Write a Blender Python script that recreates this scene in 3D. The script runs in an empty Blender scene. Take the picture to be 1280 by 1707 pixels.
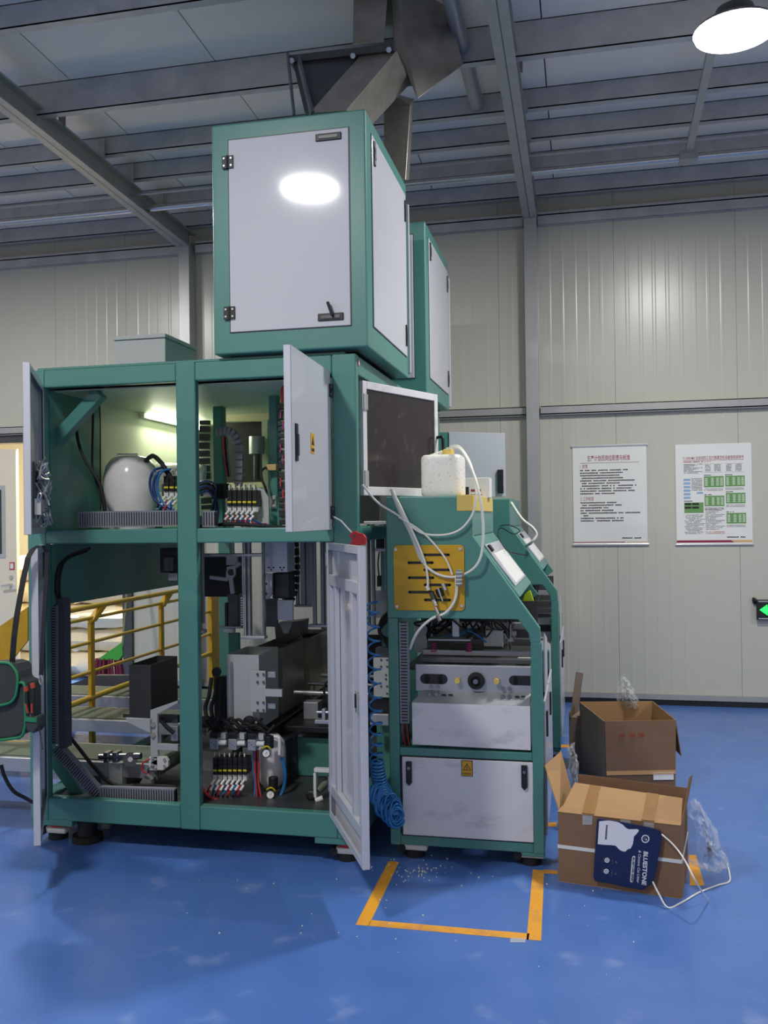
import bpy, bmesh, math, random
from mathutils import Matrix, Vector
random.seed(7)
scene = bpy.context.scene
COL = scene.collection

# ------------------------------------------------------------------ camera, world, light, exposure
YAW, PIT, ROL, FPX = math.radians(12.37), math.radians(.435), math.radians(-.753), 1500.0
EYE = Vector((0, 0, 1.5))
_f = Vector((-math.sin(YAW)*math.cos(PIT), math.cos(YAW)*math.cos(PIT), math.sin(PIT)))
_r = Vector((math.cos(YAW), math.sin(YAW), 0)); _u = _r.cross(_f)
_r, _u = _r*math.cos(ROL)+_u*math.sin(ROL), _u*math.cos(ROL)-_r*math.sin(ROL)
cam_data = bpy.data.cameras.new('camera'); cam = bpy.data.objects.new('camera', cam_data); COL.objects.link(cam)
cam.matrix_world = Matrix(((_r.x, _u.x, -_f.x, EYE.x), (_r.y, _u.y, -_f.y, EYE.y), (_r.z, _u.z, -_f.z, EYE.z), (0, 0, 0, 1)))
cam_data.sensor_width = 36; cam_data.lens = FPX*36/1707; cam_data.clip_start = .05
scene.camera = cam
world = bpy.data.worlds.new('hall_ambient'); scene.world = world; world.use_nodes = True
world.node_tree.nodes['Background'].inputs[0].default_value = (1, .97, .93, 1)
world.node_tree.nodes['Background'].inputs[1].default_value = .76
LAMP_W = 125
vs = scene.view_settings
vs.view_transform = 'Standard'; vs.look = 'None'; vs.gamma = 1; vs.use_curve_mapping = False; vs.exposure = -0.5

def ray(px, py): return _f + _r*((px-640)/FPX) + _u*((853.5-py)/FPX)
def W(px, py, Y): d = ray(px, py); return EYE + d*((Y-EYE.y)/d.y)
def WX(px, py, X): d = ray(px, py); return EYE + d*((X-EYE.x)/d.x)
def WZ(px, py, Z=0.0): d = ray(px, py); return EYE + d*((Z-EYE.z)/d.z)

# ------------------------------------------------------------------ materials
def lin(c):
    return tuple(((v/255)/12.92 if v/255 <= .04045 else ((v/255+.055)/1.055)**2.4) for v in c)
MATS = {}
def mat(name, c, rough=.5, metal=0, c2=None, scale=8, amt=.5, bump=0, bscale=None, stretch=(1, 1, 1), emit=0, alpha=1, trans=0, coat=0, spec=.5, lo=.35, hi=.7):
    m = bpy.data.materials.new(name); m.use_nodes = True; nt = m.node_tree; b = nt.nodes['Principled BSDF']
    col = (*lin(c), 1)
    b.inputs['Base Color'].default_value = col; b.inputs['Roughness'].default_value = rough; b.inputs['Metallic'].default_value = metal
    b.inputs['Specular IOR Level'].default_value = spec
    if coat: b.inputs['Coat Weight'].default_value = coat; b.inputs['Coat Roughness'].default_value = .08
    if trans: b.inputs['Transmission Weight'].default_value = trans
    if alpha < 1: b.inputs['Alpha'].default_value = alpha
    if emit: b.inputs['Emission Color'].default_value = col; b.inputs['Emission Strength'].default_value = emit
    if c2 or bump:
        tc = nt.nodes.new('ShaderNodeTexCoord'); mp = nt.nodes.new('ShaderNodeMapping'); mp.inputs['Scale'].default_value = stretch
        nt.links.new(tc.outputs['Object'], mp.inputs['Vector'])
        nz = nt.nodes.new('ShaderNodeTexNoise'); nz.inputs['Scale'].default_value = scale; nz.inputs['Detail'].default_value = 6; nz.inputs['Roughness'].default_value = .65
        nt.links.new(mp.outputs[0], nz.inputs['Vector'])
        if c2:
            rp = nt.nodes.new('ShaderNodeMapRange'); rp.inputs[1].default_value = lo; rp.inputs[2].default_value = hi; rp.inputs[4].default_value = amt
            nt.links.new(nz.outputs[0], rp.inputs[0])
            mx = nt.nodes.new('ShaderNodeMix'); mx.data_type = 'RGBA'; mx.inputs[6].default_value = col; mx.inputs[7].default_value = (*lin(c2), 1)
            nt.links.new(rp.outputs[0], mx.inputs[0]); nt.links.new(mx.outputs[2], b.inputs['Base Color'])
        if bump:
            n2 = nt.nodes.new('ShaderNodeTexNoise'); n2.inputs['Scale'].default_value = bscale or scale*3; n2.inputs['Detail'].default_value = 4
            nt.links.new(mp.outputs[0], n2.inputs['Vector'])
            bp = nt.nodes.new('ShaderNodeBump'); bp.inputs['Strength'].default_value = bump; bp.inputs['Distance'].default_value = .004
            nt.links.new(n2.outputs[0], bp.inputs['Height']); nt.links.new(bp.outputs[0], b.inputs['Normal'])
    MATS[name] = m; return m
mat('teal', (76, 134, 124), .4, c2=(70, 125, 116), scale=3, bump=.05, bscale=60, coat=.12)
mat('teal_worn', (76, 134, 124), .4, c2=(118, 132, 124), scale=5, amt=.55, lo=.52, hi=.75, bump=.05, bscale=60)
mat('pale_panel', (206, 212, 190), .45)
mat('white_paint', (194, 195, 202), .5, c2=(188, 190, 198), scale=4, coat=.55, bump=.035, bscale=120)
mat('white_worn', (222, 220, 220), .4, c2=(128, 124, 122), scale=5, amt=.6, lo=.55, hi=.8, stretch=(1, 1, 2.2))
mat('grey_paint', (178, 182, 182), .45)
mat('alu', (176, 178, 182), .38, .55, c2=(158, 160, 164), scale=30, stretch=(1, 1, 8))
mat('steel', (150, 150, 150), .3, 1, c2=(112, 112, 112), scale=9, bump=.06)
mat('slate', (78, 80, 92), .6)
mat('dark_steel', (86, 88, 90), .4, .5, c2=(68, 68, 68), scale=7)
mat('stainless', (168, 163, 152), .36, .55, c2=(132, 128, 120), scale=6, amt=.8, bump=.08)
mat('black', (24, 25, 27), .45)
mat('rubber', (20, 20, 22), .7)
mat('duct_grey', (128, 130, 138), .55)
mat('zinc', (200, 202, 204), .32, .7)
mat('cream', (226, 214, 182), .55)
mat('hose_blue', (40, 110, 170), .3)
mat('hose_dkblue', (34, 62, 120), .35)
mat('hose_red', (190, 46, 52), .35)
mat('hose_white', (226, 224, 212), .4)
mat('yellow', (204, 160, 26), .42, c2=(176, 132, 20), scale=6, amt=.7)
mat('yellow_rail', (196, 160, 52), .45)
mat('yellow_tape', (214, 186, 96), .5)
mat('yellow_print', (225, 205, 40), .5)
mat('fit_white', (222, 222, 218), .35)
mat('red', (196, 38, 46), .35)
mat('magenta', (150, 36, 90), .4)
mat('jug', (240, 236, 226), .38, c2=(120, 116, 124), scale=75, amt=.8, lo=.60, hi=.64)
mat('tank', (236, 230, 232), .15, coat=.5)
mat('card', (136, 104, 78), .85, c2=(124, 94, 70), scale=4, stretch=(1, 1, 5))
mat('card_in', (168, 132, 92), .85, c2=(164, 128, 88), scale=5)
mat('card_grey', (134, 116, 98), .85, c2=(120, 104, 90), scale=4)
mat('pack_tape', (150, 112, 66), .25, coat=.4)
mat('navy', (20, 34, 74), .38, c2=(26, 44, 96), scale=6, bump=.25, bscale=14)
mat('ink_white', (232, 232, 236), .5)
mat('ink_black', (30, 30, 32), .6)
mat('ink_grey', (96, 94, 96), .6)
mat('ink_crimson', (150, 36, 78), .6)
mat('ink_wine', (140, 26, 66), .5)
mat('ink_tan', (206, 172, 112), .5)
mat('ink_green', (104, 150, 88), .6)
mat('ink_pale', (198, 214, 190), .6)
mat('ink_blue', (140, 172, 204), .6)
mat('ink_stamp', (170, 66, 44), .7)
mat('paper', (226, 226, 222), .5)
mat('floor_tape', (226, 158, 44), .5, c2=(158, 116, 86), scale=7, amt=.75, lo=.5, hi=.72)
mat('belt', (92, 104, 88), .55)
mat('sack', (236, 226, 200), .75, c2=(220, 206, 176), scale=6, bump=.5, bscale=10)
mat('door_cream', (232, 222, 200), .4)
mat('bag_cloth', (52, 58, 58), .8, c2=(40, 46, 46), scale=20)
mat('bag_green', (28, 122, 78), .6)
mat('lime', (205, 235, 40), .55)
mat('broom_green', (48, 150, 50), .5)
mat('broom_purple', (112, 36, 60), .8)
mat('glass_clear', (235, 240, 238), .08, trans=.95)
mat('lamp_lens', (255, 255, 255), .4, emit=14)
mat('tube_glow', (244, 255, 214), .4, emit=11)
mat('exit_glow', (40, 255, 90), .4, emit=2.2)
mat('gauge', (236, 236, 232), .3)
mat('sticker', (216, 164, 30), .5)
mat('purlin', (190, 188, 186), .42, .1, c2=(126, 129, 136), scale=5)
mat('galv', (170, 171, 170), .38, .3, c2=(146, 147, 150), scale=6, stretch=(1, 1, .3))
mat('ceiling_paint', (240, 232, 220), .55)
mat('hall_wall', (190, 189, 177), .28, bump=.03, bscale=30, stretch=(1, 1, .05))
mat('acrylic', (62, 56, 56), .16, c2=(120, 112, 110), scale=22, amt=.6, lo=.58, hi=.8, alpha=.90, stretch=(1, 1, .45))
def film_mat():
    m = mat('film', (225, 228, 230), .12, trans=.0, alpha=.30, bump=1.0, bscale=45)
    return m
film_mat()
def floor_mat():
    m = mat('floor_paint', (70, 108, 176), .30, c2=(82, 119, 186), scale=1.6, amt=.8, bump=.015, bscale=30, coat=.15)
    nt = m.node_tree; b = nt.nodes['Principled BSDF']
    tc = nt.nodes['Texture Coordinate']; n = nt.nodes.new('ShaderNodeTexNoise'); n.inputs['Scale'].default_value = 5; n.inputs['Detail'].default_value = 7
    nt.links.new(tc.outputs['Object'], n.inputs['Vector'])
    r = nt.nodes.new('ShaderNodeMapRange'); r.inputs[1].default_value = .62; r.inputs[2].default_value = .78; r.inputs[4].default_value = .32
    nt.links.new(n.outputs[0], r.inputs[0])
    old = b.inputs['Base Color'].links[0].from_socket
    mx = nt.nodes.new('ShaderNodeMix'); mx.data_type = 'RGBA'; mx.inputs[7].default_value = (*lin((176, 184, 208)), 1)
    nt.links.new(r.outputs[0], mx.inputs[0]); nt.links.new(old, mx.inputs[6]); nt.links.new(mx.outputs[2], b.inputs['Base Color'])
    r2 = nt.nodes.new('ShaderNodeMapRange'); r2.inputs[1].default_value = .3; r2.inputs[2].default_value = .75; r2.inputs[3].default_value = .24; r2.inputs[4].default_value = .46
    nt.links.new(n.outputs[0], r2.inputs[0]); nt.links.new(r2.outputs[0], b.inputs['Roughness'])
floor_mat()

# ------------------------------------------------------------------ mesh builder
class M:
    def __init__(s, xf=None): s.bm = bmesh.new(); s.xf = xf; s.mi = 0
    def v(s, p):
        p = Vector(p); return s.bm.verts.new(s.xf @ p if s.xf else p)
    def f(s, vs):
        try:
            fc = s.bm.faces.new(vs); fc.material_index = s.mi; return fc
        except ValueError: pass
    def box(s, x0, x1, y0, y1, z0, z1):
        if x0 > x1: x0, x1 = x1, x0
        if y0 > y1: y0, y1 = y1, y0
        if z0 > z1: z0, z1 = z1, z0
        a = [s.v(p) for p in ((x0,y0,z0),(x1,y0,z0),(x1,y1,z0),(x0,y1,z0),(x0,y0,z1),(x1,y0,z1),(x1,y1,z1),(x0,y1,z1))]
        for q in ((0,3,2,1),(4,5,6,7),(0,1,5,4),(1,2,6,5),(2,3,7,6),(3,0,4,7)): s.f([a[i] for i in q])
        return s
    def rb(s, px0, py0, px1, py1, Y, d):
        a = W(px0, py0, Y); b = W(px1, py1, Y); return s.box(a.x, b.x, Y, Y+d, b.z, a.z)
    def beam(s, p0, p1, w, h, up=(0, 0, 1)):
        p0, p1 = Vector(p0), Vector(p1); d = (p1-p0).normalized(); up = Vector(up)
        sd = d.cross(up)
        if sd.length < 1e-4: sd = d.cross(Vector((1, 0, 0)))
        sd.normalize(); u2 = sd.cross(d)
        a = [s.v(p+sd*(i*w/2)+u2*(j*h/2)) for p in (p0, p1) for i, j in ((-1,-1),(1,-1),(1,1),(-1,1))]
        for q in ((0,1,2,3),(7,6,5,4),(0,4,5,1),(1,5,6,2),(2,6,7,3),(3,7,4,0)): s.f([a[i] for i in q])
        return s
    def cyl(s, p0, p1, r, n=14, r2=None):
        p0, p1 = Vector(p0), Vector(p1); d = (p1-p0).normalized(); a = d.orthogonal().normalized(); b = d.cross(a)
        r2 = r if r2 is None else r2; R = []
        for p, rr in ((p0, r), (p1, r2)):
            R.append([s.v(p+(a*math.cos(2*math.pi*i/n)+b*math.sin(2*math.pi*i/n))*rr) for i in range(n)])
        for i in range(n): s.f([R[0][i], R[0][(i+1)%n], R[1][(i+1)%n], R[1][i]])
        s.f(R[0][::-1]); s.f(R[1]); return s
    def tube(s, pts, r, n=7, sub=6, closed=False):
        P = [Vector(p) for p in pts]
        if sub > 1 and len(P) > 2:
            Q = []
            for i in range(len(P)-1):
                a = P[max(i-1, 0)]; b = P[i]; c = P[i+1]; d = P[min(i+2, len(P)-1)]
                for k in range(sub):
                    t = k/sub
                    Q.append(.5*((2*b)+(c-a)*t+(2*a-5*b+4*c-d)*t*t+(3*b-a-3*c+d)*t**3))
            Q.append(P[-1]); P = Q
        prev = None; N = None
        for i, p in enumerate(P):
            d = (P[min(i+1, len(P)-1)]-P[max(i-1, 0)])
            if d.length < 1e-7: continue
            d.normalize()
            N = d.orthogonal().normalized() if N is None else (N-d*N.dot(d)).normalized()
            B = d.cross(N)
            ring = [s.v(p+(N*math.cos(2*math.pi*k/n)+B*math.sin(2*math.pi*k/n))*r) for k in range(n)]
            if prev:
                for k in range(n): s.f([prev[k], prev[(k+1)%n], ring[(k+1)%n], ring[k]])
            else: s.f(ring[::-1])
            prev = ring
        s.f(prev); return s
    def prism(s, poly, a, b, plane='xz'):
        def P(q, t):
            return {'xz': (q[0], t, q[1]), 'yz': (t, q[0], q[1]), 'xy': (q[0], q[1], t)}[plane]
        A = [s.v(P(q, a)) for q in poly]; B = [s.v(P(q, b)) for q in poly]; n = len(poly)
        s.f(A); s.f(B[::-1])
        for i in range(n): s.f([A[i], B[i], B[(i+1)%n], A[(i+1)%n]])
        return s
    def hull(s, pts):
        vs = [s.v(p) for p in pts]
        r = bmesh.ops.convex_hull(s.bm, input=vs)
        for g in r['geom']:
            if isinstance(g, bmesh.types.BMFace): g.material_index = s.mi
        bad = [g for g in r['geom_interior']+r['geom_unused'] if isinstance(g, bmesh.types.BMVert)]
        if bad: bmesh.ops.delete(s.bm, geom=list(set(bad)), context='VERTS')
        return s
    def slab(s, q, t):   # quad given by four points, thickened along its normal
        q = [Vector(p) for p in q]; n = (q[1]-q[0]).cross(q[3]-q[0]).normalized()*t
        return s.hull([p for p in q]+[p+n for p in q])
    def lathe(s, prof, c, n=20, axis='z', sy=1):
        c = Vector(c); R = []
        for r, h in prof:
            ring = []
            for i in range(n):
                a = 2*math.pi*i/n; x, y = r*math.cos(a), r*math.sin(a)*sy
                ring.append(s.v(c+Vector({'z': (x, y, h), 'y': (x, h, y), 'x': (h, x, y)}[axis])))
            R.append(ring)
        for j in range(len(R)-1):
            for i in range(n): s.f([R[j][i], R[j][(i+1)%n], R[j+1][(i+1)%n], R[j+1][i]])
        s.f(R[0][::-1]); s.f(R[-1]); return s
    def obj(s, name, m, parent=None, bevel=0, smooth=0, seg=2, solid=0):
        bmesh.ops.recalc_face_normals(s.bm, faces=s.bm.faces[:])
        me = bpy.data.meshes.new(name); s.bm.to_mesh(me); s.bm.free()
        for k in (m if isinstance(m, (list, tuple)) else [m]): me.materials.append(MATS[k])
        o = bpy.data.objects.new(name, me); COL.objects.link(o)
        if smooth:
            me.polygons.foreach_set('use_smooth', [True]*len(me.polygons)); me.set_sharp_from_angle(angle=math.radians(smooth))
        if bevel:
            b = o.modifiers.new('bevel', 'BEVEL'); b.width = bevel; b.segments = seg; b.limit_method = 'ANGLE'; b.angle_limit = math.radians(40); b.harden_normals = False
        if solid:
            b = o.modifiers.new('solid', 'SOLIDIFY'); b.thickness = solid
        if parent: adopt(o, parent)
        return o
def adopt(o, parent):
    o.parent = parent
    if parent.parent is None: o.matrix_parent_inverse = Matrix.Translation(-parent.location)
def tag(o, label, cat, group=None):
    o['label'] = label; o['category'] = cat
    if group: o['group'] = group
    return o
def thing(name, label, cat, loc, group=None):
    o = bpy.data.objects.new(name, None); COL.objects.link(o); o.location = loc; o.empty_display_size = .1
    return tag(o, label, cat, group)
def struct(o): o['kind'] = 'structure'; return o
def twin(o, parent=None, shift=(0, 0, 0)):
    c = o.copy(); COL.objects.link(c)
    if parent is not None:
        mi = o.matrix_parent_inverse.copy(); c.parent = parent; c.matrix_parent_inverse = mi
    else: c.location = c.location+Vector(shift)
    for ch in list(o.children): twin(ch, c)
    return c
def text(s, size, m, parent, xf, name='lettering', extrude=.0004, align='LEFT', shear=0, wid=None, bold=0):
    cu = bpy.data.curves.new('t', 'FONT'); cu.body = s; cu.size = size; cu.extrude = extrude; cu.align_x = align; cu.shear = shear; cu.resolution_u = 2; cu.offset = bold
    o = bpy.data.objects.new('t', cu); COL.objects.link(o)
    dg = bpy.context.evaluated_depsgraph_get(); me = bpy.data.meshes.new_from_object(o.evaluated_get(dg))
    bpy.data.objects.remove(o); bpy.data.curves.remove(cu)
    if len(me.vertices) == 0: return None
    if wid:
        xs = [v.co.x for v in me.vertices]; k = wid/max(max(xs)-min(xs), 1e-6)
        x0 = min(xs)
        for v in me.vertices: v.co.x = (v.co.x-x0)*k
    me.transform(xf); me.materials.clear(); me.materials.append(MATS[m]); me.name = name
    o = bpy.data.objects.new(name, me); COL.objects.link(o); adopt(o, parent); return o
UPR = Matrix(((1, 0, 0, 0), (0, 0, -1, 0), (0, 1, 0, 0), (0, 0, 0, 1)))   # text standing in the xz plane facing -y
def at(x, y, z): return Matrix.Translation((x, y, z)) @ UPR
# ------------------------------------------------------------------ the hall
WY = 7.43
floor = struct(M().box(-9, 7, -6, 13, -.12, 0).obj('floor', 'floor_paint'))
wall = bpy.data.objects.new('wall_back', None); COL.objects.link(wall); wall.location = (0, WY, 0); struct(wall)
def zc(Y): return 4.30-.045*(Y-5.2)
OPX0, OPX1, OPZ = -6.3, -3.99, 2.30
def wall_panel(x0, x1, z0, z1):
    m = M(); prof = [(x0+.001, WY)]
    n = max(2, int(round((x1-x0)/.105))); s = (x1-x0)/n
    for i in range(1, n):
        x = x0+i*s
        prof += [(x-.016, WY), (x-.008, WY-.0012), (x+.008, WY-.0012), (x+.016, WY)]
    prof += [(x1-.001, WY), (x1-.001, WY+.075), (x0+.001, WY+.075)]
    m.prism(prof, z0, z1, 'xy'); return m.obj('wall_panel', 'hall_wall', wall)
for a, b, z in ((-9, -6.3, 0), (-6.3, -3.99, 2.3), (-3.99, 7, 0)): M().box(a, b, WY+.076, WY+.10, z, 4.24).obj('wall_light_stop', 'grey_paint', wall)  # added sheet behind the panels, keeps world light out of the seams
xs = [-9, -8.1, -7.2, OPX0, -5.4, -4.7, OPX1, -3.35, -2.45, -1.55, -.64, .28, 1.2, 2.12, 3.04, 4.0, 5, 6, 7]
for a, b in zip(xs, xs[1:]):
    wall_panel(a, b, OPZ if OPX0 <= a < OPX1 else 0, 4.22)
M().box(OPX0, OPX1, WY-.02, WY+.1, OPZ-.05, OPZ+.02).obj('lintel', 'dark_steel', wall)
M().box(OPX1-.05, OPX1+.04, WY-.03, WY+.1, 0, OPZ).obj('jamb', 'dark_steel', wall)
for cx in (-.37, -3.36, 3.0):       # galvanised H columns: two flanges and a web each
    m = M().box(cx-.05, cx+.05, WY-.14, WY-.125, 0, 3.93).box(cx-.05, cx+.05, WY-.03, WY-.015, 0, 3.93).box(cx-.035, cx+.05, WY-.125, WY-.03, 0, 3.93)
    m.obj('column', 'galv', wall, .003)
for a, b in ((-3.28, -.43), (-.31, 2.95), (3.06, 6.5), (-9, -3.42)):
    M().box(a, b, WY-.05, WY-.002, 2.325, 2.335).box(a, b, WY-.05, WY-.045, 2.32, 2.395).box(a, b, WY-.05, WY-.002, 2.388, 2.395).obj('girt', 'galv', wall)
    M().box(a, b, WY-.075, WY-.004, 3.93, 3.94).box(a, b, WY-.075, WY-.068, 3.86, 3.96).box(a, b, WY-.05, WY-.004, 3.86, 3.868).obj('eave_channel', 'purlin', wall)
for a, b in ((-.9, 6.5), (OPX1, -.9)):
    M().box(a, b, WY-.02, WY-.004, .045, .085).obj('skirting_trim', 'galv', wall)
    M().box(a, b, WY-.012, WY-.004, 0, .045).obj('skirting_gap', 'black', wall)
ceil = bpy.data.objects.new('ceiling', None); COL.objects.link(ceil); ceil.location = (0, 5, 4.3); struct(ceil)
M().hull([(x, y, zc(y)+d) for x in (-9, 7) for y in (-6, 7.5) for d in (.061, .1)]).obj('roof_light_stop', 'grey_paint', ceil)  # added unseen layer blocking world light at the ceiling panel joints
cx = -9.0
while cx < 7:
    x1 = cx+.98; m = M(); e = .004
    m.hull([(x, y, zc(y)+d) for x in (cx+e, x1-e) for y in (-6, 7.5) for d in (0, .06)]); m.obj('ceiling_panel', 'ceiling_paint', ceil); cx = x1
def purlin(Y, h=.13):
    z = zc(Y); m = M()
    m.box(-9, 7, Y, Y+.006, z-h, z).box(-9, 7, Y, Y+.06, z-h, z-h+.006).box(-9, 7, Y, Y+.06, z-.006, z-.001)
    m.obj('purlin', 'purlin', ceil)
for Y in (-3, -1.5, 0, 1.4, 2.7, 3.6, 4.35, 5.87, 6.30, 6.80, 7.30): purlin(Y)
purlin(5.12, .2)
for cx in (-.37, -3.36, 3.0):
    for dz, hw in ((-.31, .055), (-.17, .055)):
        M().hull([(cx+sx*hw, y, zc(y)+dz+d) for sx in (-1, 1) for y in (-6, WY-.02) for d in (0, .012)]).obj('rafter_flange', 'galv', ceil)
    M().hull([(cx+sx*.004, y, zc(y)+d) for sx in (-1, 1) for y in (-6, WY-.02) for d in (-.31, -.16)]).obj('rafter_web', 'galv', ceil)
for Y in (5.4, 5.9, 6.32, 6.82):
    for cx in (-.37, -3.36):
        M().box(cx+.02, cx+.07, Y-.06, Y-.052, zc(Y)-.17, zc(Y)-.02).obj('cleat', 'galv', ceil)
M().cyl((-9, 6.55, 3.98), (7, 6.55, 3.98), .024).obj('conduit_pipe', 'zinc', ceil, smooth=40)
M().cyl((-9, 6.34, 4.02), (7, 6.34, 4.02), .011).obj('conduit_pipe', 'galv', ceil, smooth=40)
M().beam((.73, 4.95, 4.06), (.76, 6.5, 4.02), .045, .045).obj('strut', 'galv', ceil)
M().box(.70, .82, 6.5, 6.6, 3.95, 4.02).obj('pipe_clamp', 'galv', ceil, .004)
M().cyl(W(748, 0, 4.55)+Vector((0, -.35, .05)), W(796, 178, 5.9), .045).obj('round_strut', 'galv', ceil, smooth=40)
# flat branch of the roof brace beside the hopper
M().beam(W(372, 42, 5.1), W(490, 190, 6.3), .09, .12).obj('roof_brace', 'galv', ceil)
M().beam(W(4, 168, 5.6), W(190, 300, 7.0), .07, .10).obj('roof_brace', 'galv', ceil)

# ------------------------------------------------------------------ ceiling lamps
def bay_lamp(x, y, z, label):
    t = thing('bay_lamp', label, 'lamp', (x, y, z), 'round high bay lamps')
    M().lathe([(.185, .002), (.19, .01), (.188, .02), (.15, .03), (.1, .07), (.09, .11), (.05, .115)], (x, y, z), 28).obj('housing', 'dark_steel', t, smooth=35)
    M().lathe([(.192, -.014), (.199, .002)], (x, y, z), 28).obj('lens', 'lamp_lens', t)
    M().cyl((x, y, z+.11), (x, y, zc(y)-.01), .008).obj('hanging_rod', 'galv', t)
    L = bpy.data.lights.new('bay_light', 'AREA'); L.shape = 'DISK'; L.size = .37; L.energy = LAMP_W; L.color = (1, .985, .95)
    lo = bpy.data.objects.new('bay_light', L); COL.objects.link(lo); lo.location = (x, y, z-.016); adopt(lo, t)
bay_lamp(.78, 4.73, 3.9, 'round bright high bay lamp hanging above the cardboard boxes')
bay_lamp(-1.876, 1.285, 3.9, 'round high bay lamp mirrored on the glossy front cabinet door')
bay_lamp(-4.5, 4.8, 3.9, 'round high bay lamp above the yellow railing, left of the machine')
bay_lamp(4.3, 3.4, 3.9, 'added high bay lamp out of view right of the cartons, for side light')  # added lamp, placed for light from the side
bay_lamp(-6.2, -1.6, 3.9, 'added high bay lamp far behind the viewpoint on the left, for bounce light')  # added lamp, lifts the bounce onto the ceiling and the front fill

# ------------------------------------------------------------------ store room beyond the doorway
M().box(-9, -2.9, 10.9, 11, 0, 4).obj('wall_store', 'cream')
struct(bpy.data.objects['wall_store'])
struct(M().box(-9, -2.9, WY+.12, 11, 3.2, 3.3).obj('trim_store_soffit', 'cream'))
struct(M().box(-3.0, -2.9, WY+.12, 10.9, 0, 3.2).obj('wall_store_right', 'cream'))
st = thing('store_lamp', 'long batten lamp on the store room ceiling beyond the doorway', 'lamp', (-5, 8.6, 3.14))
M().box(-5.7, -4.3, 8.55, 8.65, 3.12, 3.2).obj('housing', 'grey_paint', st)
L = bpy.data.lights.new('store_light', 'AREA'); L.shape = 'RECTANGLE'; L.size = 1.4; L.size_y = .1; L.energy = 420; L.color = (1, .86, .62)
lo = bpy.data.objects.new('store_light', L); COL.objects.link(lo); lo.location = (-5, 8.0, 3.11); adopt(lo, st)
def sack(x, y, z, w, d, h, label, rz=0, seed=0):
    m = M(Matrix.Translation((x, y, z)) @ Matrix.Rotation(rz, 4, 'Z')); rnd = random.Random(seed); nu, nv = 16, 9
    G = {}
    for i in range(nu+1):
        for j in range(nv+1):
            u, v = i/nu*2-1, j/nv*2-1
            e = max(0, (1-abs(u)**5)*(1-abs(v)**5))**.5
            for sgn in (1, -1):
                if e < 1e-6 and sgn < 0: G[i, j, -1] = G[i, j, 1]; continue
                wv = 1+.13*math.sin(u*9+seed)*math.sin(v*6+seed*2)-.05*abs(u)
                G[i, j, sgn] = m.v((u*w/2*(1-.04*v*v), v*d/2*(1-.06*u*u), h/2+sgn*h/2*e*wv))
    for i in range(nu):
        for j in range(nv):
            for sgn in (1, -1):
                q = [G[i, j, sgn], G[i+1, j, sgn], G[i+1, j+1, sgn], G[i, j+1, sgn]]
                q = list(dict.fromkeys(q))
                if len(q) > 2: m.f(q)
    o = m.obj('sack', 'sack', None, smooth=70); return tag(o, label, 'sack', 'pale sacks stacked in the store room')
rows = ['bottom', 'second lowest', 'middle', 'second highest', 'top']
cols = [(-7.3, 'far left'), (-6.35, 'left'), (-5.45, 'middle'), (-4.6, 'right')]
k = 0
for ri in range(5):
    for cxx, cn in cols:
        sack(cxx+random.uniform(-.05, .05), 8.15+random.uniform(-.05, .05), .012+ri*.232, .86, .64, .226, f'pale woven sack in the {rows[ri]} layer, {cn} column of the store room stack', random.uniform(-.06, .06), k); k += 1
# the store room door leaf standing open
dl = bpy.data.objects.new('door_1', None); COL.objects.link(dl); dl.location = (-5.3, 7.5, 0); struct(dl)
pa, pb = W(0, 745, 7.48), W(26, 745, 7.48)
M().box(pb.x-.9, pb.x, 7.48, 7.525, .03, 2.2).obj('door_leaf', 'door_cream', dl, .004)
M().box(pb.x-.7, pb.x-.115, 7.472, 7.48, 1.18, 1.86).obj('window_bead', 'grey_paint', dl, .003)
M().box(pb.x-.66, pb.x-.15, 7.466, 7.474, 1.22, 1.82).obj('pane', 'acrylic', dl)
M().cyl((pb.x-.06, 7.48, .93), (pb.x-.06, 7.43, .93), .012).beam((pb.x+.0, 7.43, .935), (pb.x-.13, 7.43, .92), .012, .018).obj('handle', 'zinc', dl)
M().cyl((pb.x-.055, 7.48, 1.0), (pb.x-.055, 7.465, 1.0), .018).obj('lock_cylinder', 'zinc', dl)
M().box(pb.x-.075, pb.x-.022, 7.474, 7.48, 1.07, 1.14).obj('notice', 'red', dl)
M().box(pb.x-.066, pb.x-.031, 7.472, 7.4745, 1.08, 1.13).obj('notice_print', 'paper', dl)

# ------------------------------------------------------------------ yellow railing, broom, conveyors seen through the machine
RX = -3.0
rl = thing('guard_railing', 'yellow tube guard railing seen through the open machine frame', 'railing', (RX, 5.6, 0))
for z, r in ((.975, .016), (.905, .011), (.755, .011), (.57, .011), (.41, .018)):
    M().cyl((RX, 4.0 if .5 < z < .6 else 4.5, z), (RX, 7.1, z), r).obj('rail', 'yellow_rail', rl, smooth=40)
for y in (5.1, 6.06):
    M().box(RX-.012, RX+.012, y-.024, y+.024, 0 if y != 5.1 else .02, .905).obj('post', 'yellow', rl, .004)
    M().hull([(RX+d, y+a, z) for d in (-.02, .02) for a, z in ((-.03, .88), (.03, .88), (.16, .965), (.10, .965))]).obj('gusset', 'yellow', rl)
M().box(RX-.02, RX+.02, 6.93, 7.1, 0, 1.0).obj('end_plate', 'yellow', rl, .003)
gp = M().hull([W(a, b, 4.3)+Vector((0, d, 0)) for a, b in ((-60, 1085), (46, 1012), (46, 1068), (20, 1100), (-60, 1160)) for d in (0, .012)]).obj('slope_guard', 'yellow')
tag(gp, 'sloping yellow guard plate left of the machine', 'guard plate')
gp2 = M().rb(-40, 1233, 44, 1262, 4.3, .012).obj('kick_plate', 'yellow'); tag(gp2, 'yellow plate beneath the hanging tool bag', 'guard plate')
br = thing('broom', 'green broom with purple bristles leaning behind the yellow railing', 'broom', (-3.7, 6.7, 0))
b0, b1 = W(203, 1095, 6.9), W(212, 990, 7.1)
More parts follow.
